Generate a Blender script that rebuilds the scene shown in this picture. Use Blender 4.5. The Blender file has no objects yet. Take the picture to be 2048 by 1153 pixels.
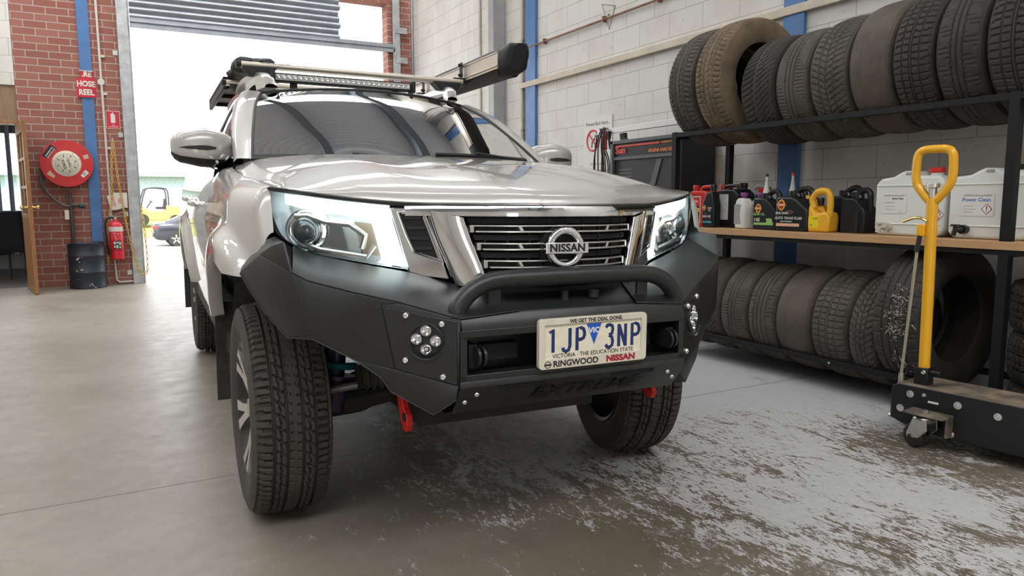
import bpy, bmesh, math, random
import numpy as np
from mathutils import Matrix, Vector, Euler
random.seed(7)
PI = math.pi
R = math.radians
sc = bpy.context.scene
C = sc.collection

# ------------------------------------------------------------------ camera
cam_d = bpy.data.cameras.new('camera')
cam_d.sensor_fit = 'HORIZONTAL'; cam_d.sensor_width = 36.0
cam_d.lens = 1461.0 / 2048.0 * 36.0
cam_d.clip_start = 0.05; cam_d.clip_end = 300
cam_o = bpy.data.objects.new('camera', cam_d); C.objects.link(cam_o)
_y, _p, _r = R(28.49), R(6.9), R(-0.2)
_f = Vector((math.sin(_y)*math.cos(_p), math.cos(_y)*math.cos(_p), -math.sin(_p)))
_rt = Vector((math.cos(_y), -math.sin(_y), 0)); _up = _rt.cross(_f)
_r2 = _rt*math.cos(_r) + _up*math.sin(_r); _u2 = _up*math.cos(_r) - _rt*math.sin(_r)
_m = Matrix.Identity(4)
for _i in range(3):
    _m[_i][0] = _r2[_i]; _m[_i][1] = _u2[_i]; _m[_i][2] = -_f[_i]
_m.translation = Vector((0, 0, 1.1))
cam_o.matrix_world = _m
sc.camera = cam_o

# ------------------------------------------------------------------ world, sun, exposure
SKY = 3.7
w = bpy.data.worlds.new('overcast_sky'); sc.world = w; w.use_nodes = True
_bg = w.node_tree.nodes['Background']
_bg.inputs[0].default_value = (0.95, 0.98, 1.0, 1); _bg.inputs[1].default_value = SKY
sun_d = bpy.data.lights.new('sun', 'SUN'); sun_d.energy = 4.0; sun_d.angle = R(8); sun_d.color = (1, .96, .9)
sun_o = bpy.data.objects.new('sun', sun_d); C.objects.link(sun_o)
sun_o.rotation_euler = (R(35), R(-25), R(20))
SKYLIGHT_AND_FILL = 7.0
sc.view_settings.view_transform = 'Standard'; sc.view_settings.look = 'None'
sc.view_settings.exposure = 0.12; sc.view_settings.gamma = 1.0
sc.view_settings.use_curve_mapping = False
sc.cycles.use_denoising = True
sc.cycles.max_bounces = 8; sc.cycles.diffuse_bounces = 4; sc.cycles.glossy_bounces = 4
sc.cycles.transmission_bounces = 6; sc.cycles.transparent_max_bounces = 12
sc.cycles.caustics_reflective = False; sc.cycles.caustics_refractive = False
sc.cycles.sample_clamp_indirect = 6.0

# ------------------------------------------------------------------ mesh builder
class MB:
    def __init__(s):
        s.v = []; s.f = []; s.mi = []; s.M = Matrix.Identity(4); s.mat = 0; s.mirror = False
    def add(s, vs, fs, mat=None):
        b = len(s.v); M = s.M
        flip = (M.determinant() < 0)
        s.v += [tuple(M @ Vector(p)) for p in vs]
        for f in fs:
            g = tuple(b+i for i in f)
            s.f.append(g[::-1] if flip else g); s.mi.append(s.mat if mat is None else mat)
        return s
    def box(s, c, d, rot=None, mat=None):
        x, y, z = [k/2 for k in d]
        vs = [Vector((a*x, b*y, e*z)) for a in (-1, 1) for b in (-1, 1) for e in (-1, 1)]
        if rot is not None:
            q = rot.to_matrix() if isinstance(rot, Euler) else Euler(rot).to_matrix()
            vs = [q @ p for p in vs]
        c = Vector(c)
        return s.add([p+c for p in vs], [(0,1,3,2),(4,6,7,5),(0,4,5,1),(2,3,7,6),(0,2,6,4),(1,5,7,3)], mat)
    def bb(s, a, b, mat=None):
        return s.box([(p+q)/2 for p, q in zip(a, b)], [abs(q-p) for p, q in zip(a, b)], None, mat)
    def bar(s, p0, p1, w, h, up=(0,0,1), mat=None):
        p0 = Vector(p0); p1 = Vector(p1); d = (p1-p0).normalized(); u = Vector(up)
        a = d.cross(u).normalized(); b = a.cross(d)
        vs = []
        for p in (p0, p1):
            for i, j in ((-1,-1),(1,-1),(1,1),(-1,1)):
                vs.append(p + a*i*w/2 + b*j*h/2)
        return s.add(vs, [(3,2,1,0),(4,5,6,7),(0,1,5,4),(1,2,6,5),(2,3,7,6),(3,0,4,7)], mat)
    def cyl(s, p0, p1, r0, r1=None, n=24, cap=True, mat=None):
        if r1 is None: r1 = r0
        p0 = Vector(p0); p1 = Vector(p1); d = (p1-p0).normalized()
        a = d.orthogonal().normalized(); b = d.cross(a)
        vs = []
        for p, r in ((p0, r0), (p1, r1)):
            for i in range(n):
                t = 2*PI*i/n; vs.append(p + (a*math.cos(t)+b*math.sin(t))*r)
        fs = [(i, (i+1) % n, n+(i+1) % n, n+i) for i in range(n)]
        if cap: fs += [tuple(range(n))[::-1], tuple(range(n, 2*n))]
        return s.add(vs, fs, mat)
    def tube(s, path, r, n=12, closed=False, cap=True, mat=None):
        P = [Vector(p) for p in path]; m = len(P)
        rs = r if isinstance(r, (list, tuple)) else [r]*m
        T = []
        for i in range(m):
            if closed: t = P[(i+1) % m]-P[i-1]
            else: t = P[min(i+1, m-1)]-P[max(i-1, 0)]
            T.append(t.normalized())
        a = T[0].orthogonal().normalized(); vs = []
        for i in range(m):
            if i:
                ax = T[i-1].cross(T[i])
                if ax.length > 1e-8:
                    a = Matrix.Rotation(T[i-1].angle(T[i]), 3, ax.normalized()) @ a
                a = (a - T[i]*a.dot(T[i])).normalized()
            b = T[i].cross(a)
            for k in range(n):
                t = 2*PI*k/n; vs.append(P[i] + (a*math.cos(t)+b*math.sin(t))*rs[i])
        fs = []
        for i in range(m if closed else m-1):
            j = (i+1) % m
            for k in range(n):
                l = (k+1) % n; fs.append((i*n+k, i*n+l, j*n+l, j*n+k))
        if cap and not closed: fs += [tuple(range(n))[::-1], tuple(range((m-1)*n, m*n))]
        return s.add(vs, fs, mat)
    def lathe(s, prof, n=32, o=(0,0,0), ax=(0,0,1), mat=None, cap=True):
        o = Vector(o); d = Vector(ax).normalized(); a = d.orthogonal().normalized(); b = d.cross(a)
        vs = []
        for r, h in prof:
            for i in range(n):
                t = 2*PI*i/n; vs.append(o + d*h + (a*math.cos(t)+b*math.sin(t))*r)
        m = len(prof); fs = []
        for j in range(m-1):
            for i in range(n):
                k = (i+1) % n; fs.append((j*n+i, j*n+k, (j+1)*n+k, (j+1)*n+i))
        if cap:
            if prof[0][0] > 1e-5: fs.append(tuple(range(n))[::-1])
            if prof[-1][0] > 1e-5: fs.append(tuple(range((m-1)*n, m*n)))
        return s.add(vs, fs, mat)
    def prism(s, poly, z0, z1, mat=None):          # polygon in XY of M, extruded along Z of M
        n = len(poly)
        ar = sum(poly[i][0]*poly[(i+1) % n][1]-poly[(i+1) % n][0]*poly[i][1] for i in range(n))
        if ar < 0: poly = poly[::-1]
        vs = [(x, y, z0) for x, y in poly]+[(x, y, z1) for x, y in poly]
        fs = [tuple(range(n))[::-1], tuple(range(n, 2*n))]+[(i, (i+1) % n, n+(i+1) % n, n+i) for i in range(n)]
        return s.add(vs, fs, mat)
    def grid(s, G, mat=None, flip=False, cu=False, cv=False):
        a = len(G); b = len(G[0]); vs = [p for r in G for p in r]; fs = []
        for i in range(a if cu else a-1):
            for j in range(b if cv else b-1):
                i2 = (i+1) % a; j2 = (j+1) % b
                q = (i*b+j, i*b+j2, i2*b+j2, i2*b+j)
                fs.append(q[::-1] if flip else q)
        return s.add(vs, fs, mat)
    def slab(s, G, off, mat=None, flip=False):     # a grid thickened along the vector off, closed all round
        a = len(G); b = len(G[0]); o = Vector(off)
        F = [Vector(p) for r in G for p in r]; n = len(F); vs = F+[p+o for p in F]; fs = []
        for i in range(a-1):
            for j in range(b-1):
                q = (i*b+j, i*b+j+1, (i+1)*b+j+1, (i+1)*b+j)
                fs.append(q[::-1] if flip else q); fs.append(tuple(n+k for k in (q if flip else q[::-1])))
        ring = [j for j in range(b)]+[i*b+b-1 for i in range(1, a)]+[(a-1)*b+j for j in range(b-2, -1, -1)]+[i*b for i in range(a-2, 0, -1)]
        for k in range(len(ring)):
            p, q = ring[k], ring[(k+1) % len(ring)]
            t = (p, n+p, n+q, q); fs.append(t[::-1] if flip else t)
        return s.add(vs, fs, mat)
    def sphere(s, c, r, n=16, m=10, mat=None):
        rr = r if isinstance(r, (tuple, list)) else (r, r, r); c = Vector(c); G = []
        for i in range(m+1):
            p = PI*i/m
            G.append([c+Vector((rr[0]*math.sin(p)*math.cos(2*PI*j/n), rr[1]*math.sin(p)*math.sin(2*PI*j/n), rr[2]*math.cos(p))) for j in range(n)])
        return s.grid(G, mat, True, cv=True)
    def text(s, body, size, mat=None, depth=0.0008, align='CENTER', bold=0.0, sx=1.0, shear=0.0, spacing=1.0):
        cu = bpy.data.curves.new('t', 'FONT'); cu.body = body; cu.size = size; cu.align_x = align; cu.align_y = 'CENTER'
        cu.offset = bold; cu.resolution_u = 3; cu.shear = shear; cu.space_character = spacing
        ob = bpy.data.objects.new('t', cu); me = ob.to_mesh()
        vs = [(p.co.x*sx, p.co.y, depth) for p in me.vertices]; fs = [tuple(p.vertices) for p in me.polygons]
        ob.to_mesh_clear(); bpy.data.objects.remove(ob); bpy.data.curves.remove(cu)
        if not fs: return s
        nz = 0
        for f in fs[:40]:
            p0, p1, p2 = [Vector(vs[i]) for i in f[:3]]; nz += (p1-p0).cross(p2-p0).z
        if nz < 0: fs = [f[::-1] for f in fs]
        return s.add(vs, fs, mat)
    def build(s, name, mats, parent=None, bevel=0, seg=2, ang=35, smooth=True, sub=0, loc=None, rot=None):
        me = bpy.data.meshes.new(name); me.from_pydata(s.v, [], s.f)
        if not isinstance(mats, (list, tuple)): mats = [mats]
        for m in mats: me.materials.append(m)
        if len(mats) > 1: me.polygons.foreach_set('material_index', s.mi)
        me.update()
        if smooth:
            me.polygons.foreach_set('use_smooth', [True]*len(me.polygons)); me.set_sharp_from_angle(angle=R(ang))
        o = bpy.data.objects.new(name, me); C.objects.link(o)
        if parent is not None: o.parent = parent
        if loc is not None: o.location = loc
        if rot is not None: o.rotation_euler = rot
        if bevel:
            b = o.modifiers.new('bevel', 'BEVEL'); b.width = bevel; b.segments = seg; b.limit_method = 'ANGLE'; b.angle_limit = R(40)
            b.harden_normals = False
        if sub:
            q = o.modifiers.new('sub', 'SUBSURF'); q.levels = sub; q.render_levels = sub
        return o

def frame(o, x, y, z=None):                        # matrix from origin and two axes
    x = Vector(x).normalized(); y = Vector(y); z = x.cross(y).normalized() if z is None else Vector(z); y = z.cross(x)
    m = Matrix.Identity(4)
    for i in range(3): m[i][0] = x[i]; m[i][1] = y[i]; m[i][2] = z[i]
    m.translation = Vector(o); return m
MIRX = Matrix.Scale(-1, 4, (1, 0, 0))
def thing(name, label, cat, loc=(0,0,0), rotz=0.0, group=None):
    o = bpy.data.objects.new(name, None); C.objects.link(o); o.empty_display_size = .1
    o.location = loc; o.rotation_euler = (0, 0, rotz); return tag(o, label, cat, group)
def tag(o, label, cat, group=None, kind=None):
    o['label'] = label; o['category'] = cat
    if group: o['group'] = group
    if kind: o['kind'] = kind
    return o
def struct(o, label=None, cat=None):
    o['kind'] = 'structure'
    if label: o['label'] = label
    if cat: o['category'] = cat
    return o
def dup(root, loc=None, label=None, rotz=None):
    r = root.copy(); C.objects.link(r)
    if loc is not None: r.location = loc
    if rotz is not None: r.rotation_euler = (0, 0, rotz)
    if label: r['label'] = label
    for ch in list(root.children):
        c = ch.copy(); C.objects.link(c); c.parent = r
        for g in list(ch.children):
            d = g.copy(); C.objects.link(d); d.parent = c
    return r
def lerp(a, b, t): return a+(b-a)*t
def itp(x, X, Y): return float(np.interp(x, X, Y))
def cr(P, n):                                      # Catmull-Rom through points, n samples per span
    P = [Vector(p) for p in P]; out = []
    for i in range(len(P)-1):
        p0 = P[i-1] if i else P[0]*2-P[1]; p1 = P[i]; p2 = P[i+1]; p3 = P[i+2] if i+2 < len(P) else P[-1]*2-P[-2]
        for k in range(n):
            t = k/n
            out.append(.5*((2*p1)+(p2-p0)*t+(2*p0-5*p1+4*p2-p3)*t*t+(3*p1-p0-3*p2+p3)*t**3))
    out.append(P[-1]); return out
def patch(rows, nu, nv):                           # smooth surface through a control net
    A = [cr(r, nv) for r in rows]
    cols = [cr([A[i][j] for i in range(len(A))], nu) for j in range(len(A[0]))]
    return [[cols[j][i] for j in range(len(cols))] for i in range(len(cols[0]))]
def rrect(w, h, r, n=5, cx=0, cy=0):
    out = []
    for sx, sy, a in ((1,1,0),(-1,1,90),(-1,-1,180),(1,-1,270)):
        for k in range(n+1):
            t = R(a+90*k/n); out.append((cx+sx*(w/2-r)+r*math.cos(t), cy+sy*(h/2-r)+r*math.sin(t)))
    return out

# ------------------------------------------------------------------ materials
class NT:
    def __init__(s, name):
        s.m = bpy.data.materials.new(name); s.m.use_nodes = True; s.t = s.m.node_tree; s.b = s.t.nodes['Principled BSDF']
    def n(s, typ, **kw):
        x = s.t.nodes.new('ShaderNode'+typ)
        for k, v in kw.items():
            if k.startswith('i_'):
                key = k[2:]; x.inputs[int(key) if key.isdigit() else key].default_value = v
            else: setattr(x, k, v)
        return x
    def l(s, a, b): s.t.links.new(a, b)
    def math(s, op, a, b=None, clamp=False):
        x = s.n('Math', operation=op); x.use_clamp = clamp
        for i, q in enumerate((a, b)):
            if q is None: continue
            if isinstance(q, (int, float)): x.inputs[i].default_value = q
            else: s.l(q, x.inputs[i])
        return x.outputs[0]
    def mix(s, f, a, b):
        x = s.n('Mix', data_type='RGBA')
        if isinstance(f, (int, float)): x.inputs[0].default_value = f
        else: s.l(f, x.inputs[0])
        for k, q in ((6, a), (7, b)):
            if isinstance(q, tuple): x.inputs[k].default_value = q if len(q) == 4 else q+(1,)
            else: s.l(q, x.inputs[k])
        return x.outputs[2]
    def ramp(s, f, stops):
        x = s.n('ValToRGB'); e = x.color_ramp.elements
        while len(e) < len(stops): e.new(.5)
        for k, (p, c) in enumerate(stops):
            e[k].position = p; c = (c, c, c) if isinstance(c, (int, float)) else c; e[k].color = c+(1,)
        s.l(f, x.inputs[0]); return x.outputs[0]
    def noise(s, vec, scale, detail=4, rough=.55, dist=0):
        x = s.n('TexNoise'); x.inputs['Scale'].default_value = scale; x.inputs['Detail'].default_value = detail
        x.inputs['Roughness'].default_value = rough; x.inputs['Distortion'].default_value = dist
        if vec is not None: s.l(vec, x.inputs['Vector'])
        return x.outputs['Fac']
    def obj(s): return s.n('TexCoord').outputs['Object']
    def mapv(s, vec, sc=(1,1,1), rot=(0,0,0), loc=(0,0,0)):
        x = s.n('Mapping'); x.inputs['Scale'].default_value = sc; x.inputs['Rotation'].default_value = rot; x.inputs['Location'].default_value = loc
        s.l(vec, x.inputs['Vector']); return x.outputs[0]
    def bump(s, h, strength=.3, dist=.01):
        x = s.n('Bump'); x.inputs['Strength'].default_value = strength; x.inputs['Distance'].default_value = dist
        s.l(h, x.inputs['Height']); s.l(x.outputs[0], s.b.inputs['Normal'])
    def set(s, **kw):
        for k, v in kw.items():
            i = s.b.inputs[k.replace('_', ' ')]
            if hasattr(v, 'is_linked') or hasattr(v, 'links'): s.l(v, i)
            else: i.default_value = (v if len(v) == 4 else tuple(v)+(1,)) if isinstance(v, tuple) and i.type == 'RGBA' else v
        return s
_mc = {}
def mat(name, col, rough=.5, metal=0.0, var=0.0, vs=8.0, bump=0.0, bs=200.0, coat=0.0, trans=0.0, ior=1.45, emit=0.0, spec=.5, col2=None):
    if name in _mc: return _mc[name]
    t = NT(name); t.set(Base_Color=tuple(col), Roughness=rough, Metallic=metal, IOR=ior)
    t.b.inputs['Specular IOR Level'].default_value = spec
    if coat: t.set(Coat_Weight=coat, Coat_Roughness=.04)
    if trans: t.set(Transmission_Weight=trans)
    if emit: t.set(Emission_Color=tuple(col), Emission_Strength=emit)
    if var or col2:
        o = t.obj(); f = t.noise(o, vs, 5, .6)
        c2 = col2 if col2 else tuple(k*(1-var) for k in col)
        t.l(t.mix(t.ramp(f, [(.35, 0.0), (.68, 1.0)]), tuple(col), tuple(c2)), t.b.inputs['Base Color'])
        t.l(t.math('ADD', t.math('MULTIPLY', f, .25), rough-.12), t.b.inputs['Roughness'])
    if bump:
        t.bump(t.noise(t.obj(), bs, 3), bump, .002)
    _mc[name] = t.m; return t.m
# ------------------------------------------------------------------ setting: materials
def brick_material():
    t = NT('red_brick'); o = t.obj(); sx = t.n('SeparateXYZ'); t.l(o, sx.inputs[0])
    cb = t.n('CombineXYZ'); t.l(t.math('ADD', sx.outputs[0], sx.outputs[1]), cb.inputs[0]); t.l(sx.outputs[2], cb.inputs[1])
    b = t.n('TexBrick'); t.l(cb.outputs[0], b.inputs['Vector'])
    for k, v in {'Scale': 1.0, 'Mortar Size': .006, 'Mortar Smooth': .2, 'Bias': 0.0, 'Brick Width': .245, 'Row Height': .0895}.items(): b.inputs[k].default_value = v
    b.inputs['Color1'].default_value = (.31, .115, .088, 1); b.inputs['Color2'].default_value = (.39, .165, .128, 1); b.inputs['Mortar'].default_value = (.52, .46, .40, 1)
    f = t.noise(o, 60, 4); c = t.mix(t.math('MULTIPLY', f, .5), b.outputs['Color'], (.16, .05, .04))
    t.l(c, t.b.inputs['Base Color']); t.set(Roughness=.85)
    t.bump(t.math('SUBTRACT', t.math('MULTIPLY', f, .3), b.outputs['Fac']), .6, .006); return t.m
def block_material(name, axis, c1, c2, mortar):
    t = NT(name); o = t.obj(); sx = t.n('SeparateXYZ'); t.l(o, sx.inputs[0])
    cb = t.n('CombineXYZ'); t.l(sx.outputs[axis], cb.inputs[0]); t.l(sx.outputs[2], cb.inputs[1])
    b = t.n('TexBrick'); t.l(cb.outputs[0], b.inputs['Vector'])
    for k, v in {'Scale': 1.0, 'Mortar Size': .0035, 'Mortar Smooth': .3, 'Bias': 0.0, 'Brick Width': .40, 'Row Height': .205}.items(): b.inputs[k].default_value = v
    b.inputs['Color1'].default_value = c1+(1,); b.inputs['Color2'].default_value = c2+(1,); b.inputs['Mortar'].default_value = mortar+(1,)
    f = t.noise(o, 3, 5); g = t.noise(o, 90, 3)
    c = t.mix(t.ramp(f, [(.45, 0.0), (.8, .35)]), b.outputs['Color'], (.42, .37, .31))
    sp = t.ramp(t.noise(o, 26, 2), [(.70, 0.0), (.76, .5)])
    c = t.mix(sp, c, (.25, .22, .2))
    t.l(c, t.b.inputs['Base Color']); t.set(Roughness=.7)
    t.bump(t.math('SUBTRACT', t.math('MULTIPLY', g, .25), b.outputs['Fac']), .5, .004); return t.m
def floor_material():
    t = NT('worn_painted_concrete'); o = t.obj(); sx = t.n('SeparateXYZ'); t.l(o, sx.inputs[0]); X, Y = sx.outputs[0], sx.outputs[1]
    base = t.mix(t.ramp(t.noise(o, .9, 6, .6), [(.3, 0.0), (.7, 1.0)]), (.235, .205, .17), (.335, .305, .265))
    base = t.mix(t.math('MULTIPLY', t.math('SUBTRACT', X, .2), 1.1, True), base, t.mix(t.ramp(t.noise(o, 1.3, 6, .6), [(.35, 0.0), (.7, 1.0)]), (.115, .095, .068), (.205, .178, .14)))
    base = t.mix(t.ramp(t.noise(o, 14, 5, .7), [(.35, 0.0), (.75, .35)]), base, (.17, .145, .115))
    # flaking pale paint: strong on the right of the truck, streaked along the floor
    st = t.mapv(o, (2.4, 1.0, 1), (0, 0, R(-10)))
    big = t.noise(o, .9, 3, .5); mid = t.noise(st, 4.6, 8, .76, .7); fine = t.noise(t.mapv(o, (2.6, 1.0, 1), (0, 0, R(-14))), 24, 8, .85)
    reg = t.math('MULTIPLY', t.math('SUBTRACT', X, .35), 1.0, True)                # none left of the truck, full to its right
    reg = t.math('MULTIPLY', reg, t.math('SUBTRACT', 1.0, t.math('MULTIPLY', t.math('SUBTRACT', Y, 4.4), .8, True)))
    s = t.math('ADD', t.math('MULTIPLY', big, .45), t.math('ADD', t.math('MULTIPLY', mid, .60), t.math('MULTIPLY', fine, .75)))
    edge = t.math('MULTIPLY', t.math('MULTIPLY', t.math('SUBTRACT', Y, 2.05), .9, True), t.math('MULTIPLY', t.math('SUBTRACT', X, 1.75), 1.2, True))
    near = t.math('MULTIPLY', t.math('MULTIPLY', t.math('SUBTRACT', X, .9), .9, True), .055)
    s = t.math('ADD', t.math('ADD', t.math('ADD', s, t.math('MULTIPLY', reg, .045)), near), t.math('MULTIPLY', edge, .20))
    s = t.math('MULTIPLY', s, .71)
    pm = t.ramp(s, [(.702, 0.0), (.71, 1.0)])
    pm = t.math('MULTIPLY', pm, t.ramp(reg, [(.0, 0.0), (.12, 1.0)]))
    faint = t.math('MULTIPLY', t.ramp(t.math('ADD', t.math('MULTIPLY', t.noise(t.mapv(o, (1, 2.2, 1)), 1.6, 6, .7), .8), t.math('MULTIPLY', fine, .3)), [(.62, 0.0), (.72, 1.0)]), .35)
    c = t.mix(faint, base, (.42, .40, .38))
    c = t.mix(pm, c, t.mix(t.noise(o, 30, 3), (.42, .425, .43), (.54, .545, .55)))
    # joint lines cut across the slab, oil spots
    def line(v, at, wd): return t.math('LESS_THAN', t.math('ABSOLUTE', t.math('SUBTRACT', v, at)), wd)
    j = t.math('MAXIMUM', line(Y, 3.03, .0035), line(Y, 8.6, .004))
    c = t.mix(t.math('MULTIPLY', j, .85), c, (.03, .027, .025))
    oil = t.ramp(t.noise(o, 2.1, 3), [(.68, 0.0), (.76, .55)])
    c = t.mix(oil, c, (.07, .06, .055))
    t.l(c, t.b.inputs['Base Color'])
    rf = t.math('ADD', .27, t.math('MULTIPLY', t.noise(o, 7, 5, .6), .30))
    t.l(t.math('ADD', rf, t.math('MULTIPLY', pm, .12)), t.b.inputs['Roughness'])
    h = t.math('ADD', t.math('MULTIPLY', t.noise(o, 24, 6, .7), .5), t.math('MULTIPLY', pm, .5))
    t.bump(h, .12, .006); return t.m
def wood(name, c1, c2, scale=(1, 12, 1), rough=.45):
    t = NT(name); o = t.obj(); v = t.mapv(o, scale)
    f = t.noise(v, 5, 6, .6, 1.2)
    t.l(t.mix(t.ramp(f, [(.3, 0.0), (.7, 1.0)]), c1, c2), t.b.inputs['Base Color']); t.set(Roughness=rough); return t.m
def worn(name, col, under, amt=.62, scale=9, rough=.5, metal=0.0):
    t = NT(name); o = t.obj(); f = t.noise(o, scale, 7, .7)
    t.l(t.mix(t.ramp(f, [(amt, 0.0), (amt+.03, 1.0)]), t.mix(t.noise(o, 3, 4), tuple(col), tuple(k*.7 for k in col)), under), t.b.inputs['Base Color'])
    t.set(Roughness=rough, Metallic=metal); return t.m
BRICK = brick_material()
BLOCK = block_material('white_painted_block', 1, (.64, .625, .595), (.68, .67, .64), (.40, .385, .365))
BLOCKX = block_material('white_block_facing', 0, (.66, .64, .60), (.70, .685, .64), (.43, .41, .38))
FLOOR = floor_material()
BLUE = mat('blue_paint', (.085, .20, .44), .45, var=.18, vs=5)
GALV = mat('galvanised_steel', (.56, .58, .60), .38, .75, var=.3, vs=11)
GREYP = mat('grey_painted_steel', (.36, .36, .37), .5, var=.15)
WHITEP = mat('off_white_paint', (.66, .63, .57), .6, var=.12)
TIMBERP = mat('cream_painted_timber', (.62, .55, .45), .65, var=.15, vs=6)
COPPER = mat('dull_copper', (.26, .15, .11), .45, .6, var=.3)
SHUT = mat('roller_shutter_steel', (.44, .47, .52), .36, .65, var=.2, vs=5)
CEIL = mat('roof_sheet', (.58, .62, .68), .5, .2)
ROOFBEAM = mat('roof_beam', (.12, .14, .17), .6)
BLACK = mat('black_satin', (.012, .012, .013), .4)
WHITE = mat('white', (.8, .8, .78), .5)
INK = mat('black_ink', (.015, .015, .015), .5)
BRASS = mat('brass', (.78, .55, .22), .25, 1.0)
CHROME = mat('chrome', (.85, .86, .88), .06, 1.0)
STEEL = mat('zinc_steel', (.62, .61, .58), .3, 1.0)
GLASS = mat('window_glass', (.9, .95, .95), .02, 0, trans=1.0)
XW, YB = 4.242, 11.0
# ------------------------------------------------------------------ setting: floor, walls, ceiling
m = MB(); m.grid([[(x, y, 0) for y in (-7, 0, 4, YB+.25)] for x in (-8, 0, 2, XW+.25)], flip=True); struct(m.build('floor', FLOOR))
m = MB(); m.bb((XW, -7, 0), (XW+.2, YB, 5.6)); struct(m.build('wall_right', BLOCK))
m = MB(); m.bb((-8.2, -7, 0), (-8, YB, 5.6)); struct(m.build('wall_left', mat('left_wall_paint', (.55, .53, .5), .8)))
m = MB()
m.bb((-8, -7.2, 0), (-4.5, -7, 5.6)); m.bb((-2.2, -7.2, 0), (XW, -7, 5.6)); m.bb((-4.5, -7.2, 2.6), (-2.2, -7, 5.6))
struct(m.build('wall_front', mat('front_wall_paint', (.55, .53, .5), .8)))
m = MB()
m.bb((-.965, YB, 0), (.20, YB+.24, 5.6)); m.bb((.20, YB, 4.05), (3.83, YB+.24, 5.6)); m.bb((3.83, YB, 0), (XW, YB+.24, 5.6))
struct(m.build('wall_back', BRICK))
m = MB(); m.bb((-8, YB, 2.52), (-.968, YB+.24, 5.6)); m.bb((-8, YB, 0), (-1.95, YB+.24, 2.52)); struct(m.build('wall_back_office', BLOCKX))
# corrugated roof with translucent daylight strips and an added fill strip behind the camera
def corr(x0, x1, y0, y1, z, pitch=.09, amp=.012, flip=False):
    n = int((y1-y0)/pitch)*4; G = []
    for x in (x0, x1): G.append([(x, y0+(y1-y0)*i/n, z+amp*math.sin(PI/2*i)) for i in range(n+1)])
    m = MB(); m.grid(G, flip=flip); return m
SKYL_FILL = NT('roof_daylight_and_fill'); SKYL_FILL.set(Base_Color=(.8, .85, .85), Emission_Color=(1.0, .99, .975), Emission_Strength=SKYLIGHT_AND_FILL); SKYL_FILL = SKYL_FILL.m
strips = [(-3.2, -1.1), (2.95, 3.3), (5.45, 6.25), (8.85, 10.2)]  # the first, unseen behind the camera, is added to brighten the front
ys = [-7.2]+[k for s in strips for k in s]+[YB+.24]
m = MB()
for i in range(0, len(ys), 2):
    q = corr(-8.2, XW+.2, ys[i], ys[i+1], 5.6); m.add(q.v, q.f)
struct(m.build('ceiling', CEIL, smooth=False))
for y0, y1 in strips:
    m = MB(); m.bb((-7.6, y0, 5.6), (XW-.3, y1, 5.62)); struct(m.build('roof_window_and_fill', SKYL_FILL, smooth=False))
for k, x in enumerate((-5.5, -2.2, 1.1, 3.2)):
    m = MB(); m.bb((x-.09, -7, 5.25), (x+.09, YB, 5.56)); struct(m.build('trim_roof_beam', ROOFBEAM))
# ------------------------------------------------------------------ back wall fittings
m = MB(); m.bb((-.262, YB-.02, 0), (-.128, YB+.03, 5.55)); struct(m.build('trim_blue_column', BLUE, bevel=.004))
m = MB(); m.bb((.185, YB-.05, 0), (.31, YB+.24, 5.2)); m.bb((.31, YB+.02, 0), (.335, YB+.10, 5.2)); struct(m.build('door_1_jamb', GALV, bevel=.004))
m = MB(); m.bb((3.925, YB-.06, 0), (4.01, YB-.001, 5.2)); m.bb((3.90, YB-.06, 0), (3.925, YB-.03, 5.2))
for z in (3.62, 3.18, 2.6, 2.0, 1.4, .8): m.bb((3.93, YB-.075, z), (4.12, YB-.055, z+.09))
struct(m.build('door_1_guide', GALV, bevel=.003))
m = MB(); m.bb((3.86, YB-.10, 5.0), (4.2, YB-.01, 5.5)); m.bb((4.205, YB-.04, 0), (4.225, YB-.01, 5.5)); struct(m.build('trim_conduit_corner', GREYP))
# roller shutter curtain: stops short of the right jamb, straight bottom rail across the opening
n = 26; G = []
for x in (.335, 1.2, 2.2, 3.10):
    row = []
    for i in range(n*6+1):
        z = 3.44+.085*i/6; a = abs(((i % 6)/6)-.5)*2
        row.append((x-.035*(.5+.5*math.sin(i//6*2.1))*(x > 3), YB-.03-.035*math.sin(PI*((i % 6)/6)), z))
    G.append(row)
m = MB(); m.grid(G); struct(m.build('door_1', SHUT, ang=50))
m = MB(); m.bb((.335, YB-.06, 3.335), (3.93, YB-.02, 3.385)); m.bb((.335, YB-.05, 3.385), (3.93, YB-.03, 3.46)); m.bb((.335, YB-.075, 3.40), (3.93, YB-.05, 3.42))
struct(m.build('door_1_bottom_rail', SHUT, bevel=.003))
# conduit with clips down the brick, wall clips on the jamb
m = MB(); m.tube([(-.045, YB-.018, 5.5), (-.02, YB-.018, .30), (-.01, YB-.018, .06), (.02, YB-.018, .03), (.18, YB-.018, .03)], .014, 10)
m.cyl((-.035, YB-.002, 2.62), (-.035, YB-.035, 2.62), .04)
for z in (2.93, 2.46, 1.77, .33): m.bb((-.03, YB-.02, z), (.025, YB-.001, z+.03))
struct(m.build('trim_white_conduit', WHITEP))
m = MB()
for z in (2.97, 1.93, .9, .12): m.bb((.12, YB-.012, z), (.175, YB-.001, z+.06)); m.cyl((.147, YB-.012, z+.03), (.147, YB-.022, z+.03), .014)
struct(m.build('trim_jamb_lug', STEEL))
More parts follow.
